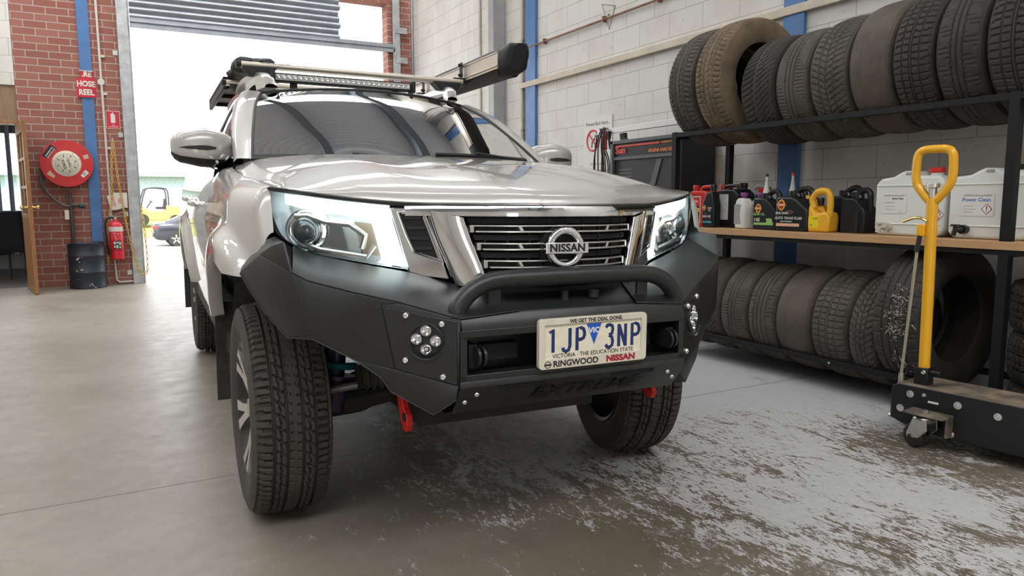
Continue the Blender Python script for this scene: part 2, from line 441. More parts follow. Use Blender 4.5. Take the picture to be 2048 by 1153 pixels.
# office doorway: head panel, frame, open door with knobs, room beyond with blinds
TIMB = wood('varnished_door_timber', (.22, .095, .035), (.40, .20, .085), (14, 14, 1), .35)
PANEL = wood('brown_timber_panel', (.20, .125, .07), (.30, .20, .12), (10, 10, 1), .5)
m = MB(); m.bb((-1.95, YB+.02, 2.09), (-.968, YB+.16, 2.52)); struct(m.build('trim_door_head', PANEL))
m = MB(); m.bb((-1.95, YB-.03, 2.05), (-.97, YB+.20, 2.09)); m.bb((-1.0, YB-.01, 0), (-.967, YB+.2, 2.05)); m.bb((-1.95, YB-.01, 0), (-1.915, YB+.2, 2.05))
struct(m.build('door_2_frame', TIMB, bevel=.003))
dr = thing('door_2', 'varnished timber office door standing open beside the red brick wall', 'door', (-1.0, YB-.03, 0), R(-80)); dr['kind'] = 'structure'
m = MB()
W_, H_ = .80, 2.03
m.bb((0, 0, .01), (.10, .04, H_)); m.bb((W_-.10, 0, .01), (W_, .04, H_)); m.bb((.10, 0, .01), (W_-.1, .04, .95)); m.bb((.10, 0, 1.9), (W_-.1, .04, H_))
for z in (1.25, 1.58): m.bb((.10, .004, z), (W_-.1, .036, z+.035))
m.bb((.38, .004, .95), (.42, .036, 1.9)); m.build('door_leaf', TIMB, dr, bevel=.003)
m = MB(); m.bb((.10, .017, .95), (W_-.1, .023, 1.9)); m.build('door_glazing', GLASS, dr)
m = MB()
for s in (-1, 1):
    y0 = 0 if s < 0 else .04
    m.lathe([(.028, 0), (.028, .006), (.011, .01), (.011, .035), (.024, .042), (.03, .058), (.026, .072), (.012, .078), (0, .079)], 20, (W_-.06, y0, 1.03), (0, s, 0))
m.build('door_knob', BRASS, dr)
m = MB(); m.bb((-8, 14.4, 0), (-2.6, 14.6, 3)); m.bb((-2.6, 14.4, 0), (-.9, 14.6, .95)); m.bb((-2.6, 14.4, 2.2), (-.9, 14.6, 3)); m.bb((-.9, YB+.24, 0), (-.8, 14.6, 3)); m.bb((-8, YB+.24, 2.7), (-.8, 14.6, 2.8))
struct(m.build('wall_office', mat('office_paint', (.4, .4, .38), .8)))
m = MB(); m.grid([[(x, y, .001) for y in (YB+.2, 14.5)] for x in (-8, -.85)], flip=True); struct(m.build('floor_office_carpet', mat('office_carpet', (.13, .12, .115), .95, var=.2, vs=40)))
m = MB(); m.bb((-2.6, 14.45, .95), (-.9, 14.46, 2.2)); struct(m.build('window_1', GLASS))
BL = mat('grey_blind_fabric', (.27, .30, .36), .8)
bl = thing('vertical_blind', 'grey vertical blinds hanging in the office window behind the open timber door', 'blind', (-1.75, 14.2, 2.3))
m = MB(); m.bb((-.9, -.03, 0), (.9, .03, .04)); m.build('head_rail', WHITEP, bl)
for k in range(11):
    m = MB(); x = -.85+k*.17; m.bar((x, 0, -2.05), (x, 0, 0), .085, .003, (.6, .8, 0)); m.build('blind_slat', BL, bl)
CHF = mat('black_chair_fabric', (.02, .022, .026), .8); CHG = mat('grey_chair_fabric', (.22, .22, .23), .7)
def office_chair(loc, rz, body, label):
    t = thing('waiting_chair', label, 'chair', loc, rz, 'office waiting chairs')
    m = MB(); m.slab(patch([[(x, .25+.06*z+.02*(1-abs(x)*4), .35+z*.6) for x in (-.26, -.1, .1, .26)] for z in (0, .4, .8, 1)], 4, 4), (0, .09, 0)); m.build('backrest', body, t, bevel=.02)
    m = MB(); m.box((0, 0, .42), (.52, .52, .12)); m.build('seat', CHF, t, bevel=.03)
    for x in (-.22, .22):
        for y in (-.2, .24):
            m = MB(); m.cyl((x, y, 0), (x, y, .36), .014, mat=0); m.build('leg', BLACK, t)
    return t
office_chair((-1.60, 12.35, 0), R(160), CHG, 'grey-backed waiting chair just inside the office doorway, nearest the frame edge')
office_chair((-1.32, 13.35, 0), R(160), CHF, 'black waiting chair behind the open office door, below the blinds')
# ------------------------------------------------------------------ right wall fittings
m = MB(); m.bb((XW-.03, 2.0, 0), (XW, 2.001, .001))
m = MB(); m.bb((XW-.035, 7.20, 0), (XW-.002, 7.42, 5.5)); struct(m.build('trim_blue_pilaster', BLUE, bevel=.003))
m = MB(); m.bb((XW-.03, 3.58, 0), (XW-.002, 3.76, 5.5)); struct(m.build('trim_blue_strip', BLUE, bevel=.003))
m = MB(); m.bb((XW-.16, 7.96, 0), (XW-.002, 8.10, 5.5)); m.bb((XW-.015, 7.94, 0), (XW-.002, 8.12, 5.5)); struct(m.build('trim_grey_column', GREYP, bevel=.004))
m = MB(); m.bb((XW-.14, 8.10, 0), (XW-.002, 8.22, 5.5)); struct(m.build('trim_white_column', WHITEP, bevel=.004))
m = MB(); m.bb((XW-.045, 1.2, 2.365), (XW-.002, 7.55, 2.425)); struct(m.build('trim_cream_board', TIMBERP, bevel=.004))
m = MB(); m.tube([(XW-.03, 7.38, 2.80), (XW-.03, 1.0, 2.80)], .011, 10)
for y in (7.0, 5.9, 5.1, 4.3, 3.4): m.bb((XW-.045, y, 2.775), (XW-.001, y+.02, 2.83))
struct(m.build('trim_copper_pipe', COPPER))
for k, (y, r, mt) in enumerate(((8.62, .016, WHITEP), (7.52, .022, WHITEP), (7.47, .008, COPPER))):
    m = MB(); m.cyl((XW-r-.002, y, 0), (XW-r-.002, y, 5.5), r, n=12, mat=0)
    for z in (1.9, 2.9): m.bb((XW-2*r-.004, y-.03, z), (XW-.001, y+.03, z+.025))
    struct(m.build('trim_wall_pipe', mt))
m = MB()                                            # old triangular bracket mark on the blocks
P = [(XW-.004, 5.98, 2.96), (XW-.004, 5.77, 2.90), (XW-.004, 5.86, 2.70)]
m.tube(P, .004, 6, closed=True); m.sphere((XW-.004, 5.87, 2.84), .012)
struct(m.build('trim_triangle_mark', mat('faded_pencil', (.40, .38, .34), .8)))
# ------------------------------------------------------------------ outside: yard, shed, lawn
GRND = mat('pale_yard_concrete', (.50, .46, .42), .85, var=.3, vs=5)
prof = [(YB+.24, -.004), (12.5, -.03), (20, -.38), (34, -.9), (40, -.92), (43, -.85), (49, -.12), (100, -.1)]
m = MB(); m.grid([[(x, y, z) for y, z in prof[:6]] for x in (-60, 60)], flip=True); struct(m.build('ground_yard', GRND, smooth=False))
m = MB(); m.grid([[(x, y, z) for y, z in prof[5:]] for x in (-60, 60)], flip=True); struct(m.build('ground_lawn', mat('lawn', (.30, .36, .12), .9, var=.3, vs=30), smooth=False))
SIDING = mat('pale_blue_siding', (.42, .50, .58), .5, var=.15); WROOF = mat('white_roof_sheet', (.75, .77, .8), .4)
sh = thing('shed', 'long pale corrugated metal shed with a white roof across the yard', 'building', (0, 60, -.1))
m = MB(); n = 340
m.grid([[(-12+.1*i, .05*((i//2) % 2), z) for z in (0, 3.05)] for i in range(n)]); m.bb((-12, .2, 0), (22, 12, 3.0)); m.build('corrugated_wall', SIDING, sh, smooth=False)
m = MB(); m.grid([[(-13+36*i, y, z) for y, z in ((-.6, 2.95), (-.6, 3.1), (6, 4.55), (12.5, 3.1))] for i in (0, 1)]); m.build('shed_roof', WROOF, sh, smooth=False)
m = MB(); m.bb((-13, -.72, 2.95), (23, -.58, 3.14)); m.build('gutter', GREYP, sh)
# ------------------------------------------------------------------ tyres: real grooves cut into the tread
def tri(x): return 2*np.abs(x-np.floor(x+.5))
def gr(u, c, w): return (np.abs(u-c) < w)
def tread_pattern(kind, s, u):
    au = np.abs(u); z = np.zeros_like(u)
    if kind == 'highway':
        zz = .035*(tri(s/.036)-.5)
        g = gr(u, .24, .035) | gr(u, -.24, .035) | gr(u, .64, .035) | gr(u, -.64, .035)
        z = np.where(g, 1.0, z)
        blk = (au > .28) & (au < .6); z = np.where(blk & (((s/.040+u*1.6) % 1) < .13), .9, z)
        z = np.where(blk & (np.abs(au-.44-.05*(tri(s/.04)-.5)) < .018), .7, z)
        z = np.where((au > .70) & (((s/.026+.25*u) % 1) < .30), .95, z)
        z = np.where((au < .2) & (((s/.030+u*.8) % 1) < .14) & (au > .05), .5, z)
    elif kind == 'allterrain':
        wv = .07*(tri(s/.036)-.5)
        g = gr(u+wv, .2, .045) | gr(u+wv, -.2, .045) | gr(u-wv, .55, .05) | gr(u-wv, -.55, .05); z = np.where(g, 1.0, z)
        z = np.where((au > .6) & (((s/.034+.3*u) % 1) < .28), 1.0, z)
        z = np.where((au > .24) & (au < .52) & (((s/.036+u*2.0) % 1) < .22), .9, z)
        z = np.where((au < .16) & (((s/.036-u) % 1) < .14), .7, z)
    elif kind == 'block':
        g = gr(u, .06, .03) | gr(u, -.06, .03) | gr(u, .5, .035) | gr(u, -.5, .035); z = np.where(g, 1.0, z)
        z = np.where((au > .1) & (((s/.034+.1*np.sin(3*u)) % 1) < .22), .95, z)
    elif kind == 'arrow':
        z = np.where(gr(u, 0, .03) | gr(u, .42, .025) | gr(u, -.42, .025), 1.0, z)
        z = np.where((au > .06) & (((s/.036+1.6*au**.7) % 1) < .24), .9, z)
    elif kind == 'swirl':
        z = np.where(gr(u, -.45, .03) | gr(u, .2, .03), .9, z)
        z = np.where((((s/.034-1.7*u+.6*u*u) % 1) < .24) & (au > .08), .9, z)
    elif kind == 'rib':
        z = np.where(gr(u, .18, .035) | gr(u, -.18, .035) | gr(u, .55, .035) | gr(u, -.55, .035), 1.0, z)
        z = np.where((au > .62) & (((s/.027+.2*u) % 1) < .16), .8, z)
        z = np.where((au > .22) & (au < .5) & (((s/.03+.6*u) % 1) < .12), .5, z)
    elif kind == 'zig':
        z = np.where(gr(u+.06*(tri(s/.03)-.5), .3, .03) | gr(u-.06*(tri(s/.03)-.5), -.3, .03) | gr(u, 0, .025), .9, z)
        z = np.where((au > .36) & (((s/.02+.15*u) % 1) < .2), .6, z)
    elif kind == 'bald':
        z = np.where(gr(u, .3, .02) | gr(u, -.3, .02), .18, z)
        z = np.where((au > .72) & (((s/.035) % 1) < .1), .25, z)
    return z
def tyre_mesh(name, Rr, W, rim, kind, material, nseg=260, ntr=44, depth=.008, hollow=True, crown=.010):
    Wt = .80*W
    left = [(-.33*W, rim-.004), (-.40*W, rim), (-.44*W, rim+.015), (-.488*W, lerp(rim, Rr, .34)), (-.50*W, lerp(rim, Rr, .5)), (-.492*W, lerp(rim, Rr, .66)), (-.455*W, lerp(rim, Rr, .86)), (-.425*W, Rr-crown*1.9)]
    us = np.linspace(-1, 1, ntr)
    tread = [(u*Wt/2, Rr-crown*abs(u)**3) for u in us]
    right = [(-x, r) for x, r in left[::-1]]
    inner = [(.31*W, rim+.004), (.40*W, rim+.03), (.455*W, lerp(rim, Rr, .5)), (.40*W, Rr-.034), (.2*W, Rr-.028), (-.2*W, Rr-.028), (-.40*W, Rr-.034), (-.455*W, lerp(rim, Rr, .5)), (-.40*W, rim+.03), (-.31*W, rim+.004)]
    prof = left+tread+right+inner
    X = np.array([p[0] for p in prof]); RR = np.array([p[1] for p in prof]); n = len(prof)
    th = np.linspace(0, 2*PI, nseg, endpoint=False)
    T, XX = np.meshgrid(th, X, indexing='ij'); RG = np.repeat(RR[None, :], nseg, 0)
    a = len(left); U = np.repeat(us[None, :], nseg, 0); S = T[:, a:a+ntr]*Rr
    per = 2*PI*Rr; S = S*(round(per/.12)*.12/per)
    dp = tread_pattern(kind, S, U); RG[:, a:a+ntr] -= depth*dp
    # shoulder lugs run a little way down the sidewall
    RG[:, a-1] -= .5*depth*dp[:, 1]; RG[:, a+ntr] -= .5*depth*dp[:, -2]
    V = np.stack([XX, RG*np.sin(T), RG*np.cos(T)], -1).reshape(-1, 3)
    i = np.arange(nseg)[:, None]; j = np.arange(n)[None, :]; i2 = (i+1) % nseg; j2 = (j+1) % n
    F = np.stack([i*n+j, i2*n+j, i2*n+j2, i*n+j2], -1).reshape(-1, 4)
    me = bpy.data.meshes.new(name); me.vertices.add(len(V)); me.vertices.foreach_set('co', V.ravel())
    me.loops.add(F.size); me.polygons.add(len(F)); me.loops.foreach_set('vertex_index', F.ravel().astype(np.int32))
    me.polygons.foreach_set('loop_start', np.arange(0, F.size, 4, dtype=np.int32))
    me.update(calc_edges=True); me.validate()
    me.polygons.foreach_set('use_smooth', [True]*len(me.polygons)); me.set_sharp_from_angle(angle=R(38))
    me.materials.append(material); return me
def rubber(name, col, dust, amt, sidewall=True):
    t = NT(name); o = t.obj()
    f = t.noise(o, 6, 6, .65); g = t.noise(o, 40, 3)
    k = t.math('ADD', t.math('MULTIPLY', t.ramp(f, [(.25, 0.0), (.75, 1.0)]), .75), t.math('MULTIPLY', g, .25))
    t.l(t.mix(t.math('MULTIPLY', k, amt), tuple(col), tuple(dust)), t.b.inputs['Base Color'])
    t.set(Roughness=.68); t.b.inputs['Specular IOR Level'].default_value = .35
    t.bump(g, .15, .002); return t.m
RUB = rubber('tyre_rubber', (.022, .022, .022), (.080, .070, .058), .55)
RUBT = rubber('dusty_truck_tyre', (.024, .023, .022), (.12, .104, .086), .6)
RUB_GREY = rubber('grey_old_rubber', (.036, .034, .032), (.135, .116, .092), .8)
RUB_BROWN = rubber('muddy_rubber', (.05, .042, .034), (.27, .19, .115), 1.0)
RUB_DUST = rubber('dusty_rubber', (.04, .036, .033), (.15, .12, .092), .85)
# ------------------------------------------------------------------ the pickup truck
def paint(name):
    t = NT(name); o = t.obj()
    f = t.noise(o, 3000, 2)
    t.set(Base_Color=(.49, .478, .458), Metallic=.25, Roughness=.34, Coat_Weight=1.0, Coat_Roughness=.03)
    t.l(t.math('ADD', .28, t.math('MULTIPLY', f, .12)), t.b.inputs['Roughness']); return t.m
PAINT = paint('silver_metallic_paint')
def powder():
    t = NT('black_powder_coat'); t.set(Base_Color=(.011, .012, .013), Roughness=.40); t.b.inputs['Specular IOR Level'].default_value = .6
    t.bump(t.noise(t.obj(), 900, 2), .12, .0006); return t.m
PCOAT = powder()
PLASTIC = mat('black_plastic', (.016, .017, .018), .55)
DARK = mat('dark_void_plastic', (.008, .008, .009), .7)
DUSTY = mat('dusty_underbody', (.03, .028, .026), .8, var=.3)
DIRTY = mat('dirty_black_plastic', (.022, .021, .02), .7, col2=(.06, .055, .05), vs=14)
SATIN = mat('satin_silver_plastic', (.60, .59, .57), .28, .85)
RED = mat('red_enamel', (.55, .02, .015), .35)
TEAL = mat('teal_spring', (.0, .12, .14), .4)
ALLOY = mat('machined_alloy', (.66, .64, .61), .25, .95)
ALLOYD = mat('dark_alloy', (.05, .05, .052), .4, .6)
DRL = mat('daytime_running_light', (.88, 1.0, .98), .3, emit=5.0)
AMBER = mat('amber_indicator', (.78, .64, .50), .12, .7)
def thin_glass(name, tint, refl=1.0, rough=.0):
    t = NT(name); t.t.nodes.remove(t.b); out = [n for n in t.t.nodes if n.type == 'OUTPUT_MATERIAL'][0]
    tr = t.n('BsdfTransparent'); tr.inputs[0].default_value = tint+(1,); gl = t.n('BsdfGlossy'); gl.inputs['Roughness'].default_value = rough
    fr = t.n('Fresnel'); fr.inputs['IOR'].default_value = 1.55; mx = t.n('MixShader')
    t.l(t.math('MULTIPLY', fr.outputs[0], refl, True), mx.inputs[0]); t.l(tr.outputs[0], mx.inputs[1]); t.l(gl.outputs[0], mx.inputs[2]); t.l(mx.outputs[0], out.inputs[0])
    return t.m
WSG = thin_glass('windscreen_glass', (.74, .80, .80), 1.25)
TINT = thin_glass('tinted_side_glass', (.34, .38, .44), 1.3)
LENS = thin_glass('headlamp_lens', (.93, .96, .96), 1.0)
truck = thing('pickup_truck', 'silver dual-cab pickup truck with black bull bar, roof bars and awning', 'truck', (1.22, 2.68, 0))
truck.rotation_euler = Euler((0, R(.5), R(-2.3)), 'XYZ')
FA, RA = -.06, 3.06
# ---- plan curve of the nose
NX = [0, .15, .30, .40, .50, .62, .72, .79, .83, .85]; NY = [-.83, -.815, -.73, -.67, -.605, -.545, -.49, -.425, -.35, -.27]
_nk = cr([(x, y, 0) for x, y in zip(NX, NY)], 12); _nx = [p.x for p in _nk]; _ny = [p.y for p in _nk]
def yF(x): return float(np.interp(abs(x), _nx, _ny))
def nose(x, z, off=0.0): return Vector((x, yF(x)+off, z))
def fquad(m, p, off=0.0, th=.01, nu=8, nv=2, mat=None):       # p: four (x,z): bl, br, tr, tl, a slab lying on the nose
    (a, b, c, d) = [Vector((q[0], q[1], 0)) for q in p]; G = []
    for i in range(nu+1):
        u = i/nu; row = []
        for j in range(nv+1):
            v = j/nv; q = (a*(1-u)+b*u)*(1-v)+(d*(1-u)+c*u)*v; row.append(nose(q.x, q.y, off))
        G.append(row)
    m.slab(G, (0, th, 0), mat, flip=(m.M.determinant() > 0) == False)
def both(fn):
    m = MB(); fn(m); m.M = MIRX; fn(m); m.M = Matrix.Identity(4); return m
def sides(fn, name, mats, **kw):                               # one object per side
    for k in (0, 1):
        m = MB(); m.M = MIRX if k == 0 else Matrix.Identity(4); fn(m); m.build(name, mats, truck, **kw)
# ---- bonnet
LIP = [(0, -.83, 1.087), (.15, -.815, 1.088), (.30, -.73, 1.089), (.44, -.645, 1.091), (.58, -.565, 1.104), (.70, -.503, 1.120), (.795, -.42, 1.136)]
COWL = [(0, .30, 1.287), (.16, .305, 1.288), (.32, .33, 1.288), (.46, .39, 1.286), (.59, .48, 1.280), (.70, .60, 1.268), (.77, .72, 1.248)]
def hood_pt(t, s):
    a = Vector(LIPc[t]); b = Vector(COWLc[t]); u = t/(len(LIPc)-1)
    p = .5 if u < .62 else lerp(.5, 1.0, min(1, (u-.62)/.38)**1.3)
    q = a.lerp(b, s); q.z = a.z+(b.z-a.z)*(s**p)
    q.x += .035*math.sin(PI*s)*max(0, (u-.55)/.45)
    q.z += .010*math.exp(-((u-.50)/.10)**2)*math.sin(PI*min(1, s*1.15))     # raised crease either side
    q.z -= .004*math.exp(-((u-.28)/.14)**2)*math.sin(PI*s)
    return q
LIPc = cr(LIP, 6); COWLc = cr(COWL, 6)
ss = [0, .004, .012, .025, .045, .07, .1, .14, .19, .25, .32, .4, .5, .6, .7, .8, .9, 1]
G = []
for t in range(len(LIPc)-1, 0, -1): G.append([Vector((-hood_pt(t, s).x, hood_pt(t, s).y, hood_pt(t, s).z)) for s in ss])
for t in range(len(LIPc)): G.append([hood_pt(t, s) for s in ss])
m = MB(); m.slab(G, (0, .012, -.014)); hood = m.build('bonnet', PAINT, truck, ang=50)
m = MB(); eg = [hood_pt(len(LIPc)-1, s)+Vector((.002, 0, -.008)) for s in ss[::-1]]+[hood_pt(t, 0)+Vector((0, -.001, -.009)) for t in range(len(LIPc)-2, -1, -1)]
m.tube(eg+[Vector((-p.x, p.y, p.z)) for p in eg[::-1][1:]], .005, 6); m.build('bonnet_gap_shade', DARK, truck)  # dark tube painted in for the shade in the gap round the bonnet
# ---- body side
def Xs(y, z):
    b = itp(z, [.40, .55, .70, .85, .98, 1.08, 1.16, 1.24, 1.32], [.845, .868, .888, .900, .903, .897, .884, .862, .835])
    if y < -.15: b -= .085*((-.15-y)/.35)**1.6
    if y > 2.42: b -= .012
    for yw in (FA, RA):
        r = math.hypot(y-yw, z-.42)
        if r < .615: k = min(1, (.615-r)/.075); b += .044*k*k*(3-2*k)
    return b
def arch_bottom(y, zb, ra=.49):
    for yw in (FA, RA):
        d = abs(y-yw)
        if d < ra: zb = max(zb, .42+math.sqrt(ra*ra-d*d))
    return zb
def ze(y): return itp(y, [-.42, -.1, .2, .5, .72], [1.136, 1.168, 1.200, 1.228, 1.248])
def xe(y): return itp(y, [-.42, -.1, .2, .5, .72], [.795, .822, .826, .812, .77])
def ycols(y0, y1, n):
    ys = set(np.linspace(y0, y1, n).round(5))
    for yw in (FA, RA):
        for k in range(41):
            v = yw+.49*math.cos(PI*k/40)
            if y0 < v < y1: ys.add(round(v, 5))
    return sorted(ys)
def side_panel(m, y0, y1, ztop, zbot, xtop=None, n=26, nz=22, lip=.05, shoulder=.10):
    G = []
    for y in ycols(y0, y1, n):
        zt = ztop(y); zb = min(zt-.03, arch_bottom(y, zbot(y))); row = []
        for k in range(nz+1):
            z = lerp(zt, zb, (k/nz)**1.25); x = Xs(y, z)
            if xtop is not None and z > zt-shoulder:
                q = (z-(zt-shoulder))/shoulder; xs_ = Xs(y, zt-shoulder); x = xtop(y)+(xs_-xtop(y))*math.sqrt(max(0, 1-q*q))
            row.append(Vector((x, y, z)))
        e = row[-1]; row.append(Vector((e.x-.006, y, e.z-.003))); row.append(Vector((e.x-lip, y, e.z+.002)))
        G.append(row)
    m.grid(G, flip=True)
def fz(y): return itp(y, [-.60, -.47, -.42, -.1, .2, .5, .72], [.90, .965, 1.136, 1.168, 1.200, 1.228, 1.248])
sides(lambda m: side_panel(m, -.46, .615, fz, lambda y: .635 if y > -.20 else .865, lambda y: xe(y), 34), 'front_fender', PAINT, ang=60)
belt = lambda y: itp(y, [.6, .8, 2.4], [1.250, 1.262, 1.335])
sides(lambda m: side_panel(m, .622, 1.60, belt, lambda y: .50, lambda y: Xs(y, belt(y)-.02)-.012, 16, shoulder=.05), 'front_door', PAINT, ang=60)
sides(lambda m: side_panel(m, 1.607, 2.40, belt, lambda y: .50, lambda y: Xs(y, belt(y)-.02)-.012, 20, shoulder=.05), 'rear_door', PAINT, ang=60)
sides(lambda m: side_panel(m, 2.43, 4.18, lambda y: 1.33, lambda y: .56, lambda y: .84, 30, shoulder=.06), 'tub_side', PAINT, ang=60)
def sill(m): m.bb((.70, .42, .46), (.865, 2.6, .56))
sides(sill, 'side_step', DIRTY, bevel=.02)
m = MB(); m.bb((-.83, 4.10, .55), (.83, 4.18, 1.33)); m.build('tailgate', PAINT, truck, bevel=.02)
m = MB(); m.bb((-.80, 2.45, .75), (.80, 4.12, .80)); m.bb((-.78, 2.44, .75), (.78, 2.47, 1.30)); m.build('tub_floor', DIRTY, truck)
# ---- door handles and mirrors
def handle(m, y, z):
    x = Xs(y, z)
    m.tube(cr([(x-.005, y-.095, z), (x+.028, y-.07, z+.004), (x+.034, y, z+.006), (x+.028, y+.07, z+.004), (x-.005, y+.095, z)], 4), [.010]*2+[.016]*13+[.010]*2, 10)
    m.sphere((x-.004, y, z), (.012, .05, .028), 16, 8)
for y, z in ((1.44, 1.075), (2.22, 1.10)):
    sides(lambda m: handle(m, y, z), 'door_handle', CHROME)
def mshell(m, k):
    # housing as a loft along x: (x, yc, zc, half depth, half height)
    S = [(.795, .74, 1.312, .055, .060), (.825, .73, 1.313, .078, .078), (.88, .715, 1.317, .088, .088), (.93, .71, 1.318, .090, .086), (.98, .715, 1.317, .084, .074), (1.012, .725, 1.318, .074, .068), (1.034, .735, 1.319, .056, .054), (1.046, .745, 1.319, .03, .032)]
    G = []
    for x, yc, zc, a, b in S:
        row = []
        for i in range(25):
            t = R(lerp(*k, i/24)); cx = math.copysign(abs(math.cos(t))**.7, math.cos(t)); sz = math.copysign(abs(math.sin(t))**.7, math.sin(t))
            row.append(Vector((x, yc+a*cx, zc+b*sz)))
        G.append(row)
    G = patch(G[:], 3, 1) if False else G
    m.grid(G, flip=True)
for k in (0, 1):
    mm = MIRX if k == 0 else Matrix.Identity(4)
    ms = mm @ Matrix.Translation((-.02, .17, .012)); m = MB(); m.M = ms; mshell(m, (18, 212)); mir = m.build('side_mirror', PAINT, truck, ang=60, sub=1)
    m = MB(); m.M = ms; mshell(m, (210, 380)); m.tube([(.84, .73, 1.26), (.82, .76, 1.245), (.80, .80, 1.25)], [.035, .04, .035], 12); m.build('mirror_base', PLASTIC, mir, ang=60)
    m = MB(); m.M = ms; G = [[Vector((x, y-.003, 1.312+h*v)) for v in (-1, 0, 1)] for x, y, h in ((.865, .631, .004), (.90, .625, .010), (.94, .621, .009), (.98, .632, .006), (1.015, .658, .001))]
    m.grid(G); m.build('mirror_indicator', PLASTIC, mir)
    m = MB(); m.M = ms; m.slab([[(x, .80, z) for z in (1.265, 1.37)] for x in (.83, .99)], (0, .008, 0)); m.build('mirror_glass', CHROME, mir)
# ---- greenhouse
WS = cr([(.715, .64, 1.272), (.675, .90, 1.425), (.625, 1.18, 1.570), (.565, 1.40, 1.662)], 8)
AP = cr([(.785, .70, 1.252), (.765, .98, 1.42), (.715, 1.28, 1.580), (.655, 1.52, 1.668)], 8)
def apillar(m):
    G = []
    for a, b in zip(WS, AP):
        c = (a+b)/2+Vector((.025, -.012, .012)); d = a.lerp(b, .15)+Vector((.004, -.006, .006)); e = a.lerp(b, .85)+Vector((.012, -.002, .004))
        G.append([a, d, c, e, b, b+Vector((-.02, .03, 0))])
    m.grid(patch(G[::4], 4, 3) if False else G, flip=False)
sides(apillar, 'a_pillar', PAINT, ang=60)
def windscreen_rows():
    G = []
    n = len(WS)
    for i, p in enumerate(WS):
        row = []; bul = .31*(1-i/(n-1))+.12*(i/(n-1)); up = lerp(0, .030, i/(n-1))
        for j in range(25):
            u = -1+2*j/24; row.append(Vector((p.x*u, p.y-bul*(1-abs(u)**2.2), p.z+up*(1-u*u)-.0*u)))
        G.append(row)
    return G
WG = windscreen_rows()
m = MB(); m.grid(WG, flip=True); ws = m.build('windscreen', WSG, truck, ang=80)
m = MB()
loop = [p for p in WG[0]]+[r[-1] for r in WG[1:]]+[p for p in WG[-1][::-1][1:]]+[r[0] for r in WG[::-1][1:-1]]
m.tube(loop, .0075, 8, closed=True); m.build('windscreen_seal', PLASTIC, ws)
m = MB()
for i in range(2): m.grid([[p+Vector((0, -.0015, .002)) for p in WG[i*1]], [p+Vector((0, -.0015, .002)) for p in WG[i+1]]], flip=True) if i < 1 else None
m.build('windscreen_frit', DARK, ws)
m = MB()                                        # registration sticker low on the passenger side
fr_ = lambda u, v: WG[2][0].lerp(WG[2][-1], u)
ctr = WG[5][20]; nn = (WG[5][21]-WG[5][19]).normalized(); tt = (WG[6][20]-WG[4][20]).normalized()
m.M = frame(ctr+Vector((.0, .004, -.006)), nn, tt); m.bb((-.06, -.045, 0), (.06, .045, .001)); m.build('windscreen_sticker', mat('pale_sticker', (.72, .82, .76), .5), ws)
TOP = WG[-1]
def roof_pt(u, v):                              # u across -1..1, v along 0..1
    j = (u+1)/2*24; a = TOP[int(min(23, math.floor(j)))].lerp(TOP[int(min(23, math.floor(j)))+1], j-min(23, math.floor(j)))
    b = Vector((u*.60, 2.46, 1.662+.062*(1-u*u))); q = a.lerp(b, v); q.z += .028*math.sin(PI*min(1, v*1.25))*(1-.6*u*u)
    q.x *= 1+.055*math.sin(PI*min(1, v*1.1))
    return q
m = MB(); m.slab([[roof_pt(-1+2*i/24, j/16) for j in range(17)] for i in range(25)], (0, 0, -.02)); m.build('roof', PAINT, truck, ang=60)
CANT = cr([(.655, 1.52, 1.668), (.665, 1.80, 1.682), (.665, 2.15, 1.672), (.64, 2.46, 1.635)], 6)
def cant(m):
    G = []
    for k, p in enumerate(CANT):
        v = k/(len(CANT)-1); r = roof_pt(1, v)
        G.append([r, r.lerp(p, .5)+Vector((.012, 0, .014)), p, p+Vector((-.012, 0, -.03))])
    m.grid(G, flip=False)
sides(cant, 'roof_side_rail', PAINT, ang=70)
def sglass(m, y0, y1):
    up = AP+CANT[1:]; G = []
    for i in range(17):
        y = lerp(y0, y1, i/16); zt = itp(y, [p.y for p in up], [p.z for p in up])-.012; xt = itp(y, [p.y for p in up], [p.x for p in up])-.006
        zb = belt(y)-.01; xb = Xs(y, zb)-.03
        zt = max(zt, zb+.002); G.append([Vector((lerp(xb, xt, t)+.018*math.sin(PI*t)*(zt-zb)/.4, y, lerp(zb, zt, t))) for t in (0, .25, .5, .75, 1)])
    m.grid(G, flip=False)
sides(lambda m: sglass(m, .80, 1.58), 'side_window', TINT, ang=70)
sides(lambda m: sglass(m, 1.66, 2.36), 'rear_side_window', TINT, ang=70)
def bpil(m, y0, y1, mat=None):
    up = AP+CANT[1:]; G = []
    for y in (y0, y1):
        zt = itp(y, [p.y for p in up], [p.z for p in up])-.01; xt = itp(y, [p.y for p in up], [p.x for p in up])-.004
        zb = belt(y)-.01; xb = Xs(y, zb)-.028
        G.append([Vector((lerp(xb, xt, t)+.018*math.sin(PI*t), y, lerp(zb, zt, t))) for t in (0, .25, .5, .75, 1)])
    m.slab(G, (-.03, 0, 0), mat, flip=True)
sides(lambda m: bpil(m, 1.58, 1.665), 'b_pillar', PLASTIC)
sides(lambda m: bpil(m, 2.36, 2.46), 'c_pillar', PAINT)
def wline(m):                                   # chrome strip under the glass and sail panel by the mirror
    m.tube([(Xs(y, belt(y)-.02)-.008, y, belt(y)+.004) for y in np.linspace(.66, 2.40, 20)], .007, 6)
sides(wline, 'window_trim', CHROME)
def sail(m): m.prism([(.70, 1.25), (.82, 1.26), (.985, 1.40), (.96, 1.42)], .745, .775)
for k in (0, 1):
    m = MB(); m.M = (MIRX if k == 0 else Matrix.Identity(4)) @ Matrix(((0,0,1,0),(1,0,0,0),(0,1,0,0),(0,0,0,1))); sail(m); m.build('mirror_sail_panel', PLASTIC, truck)
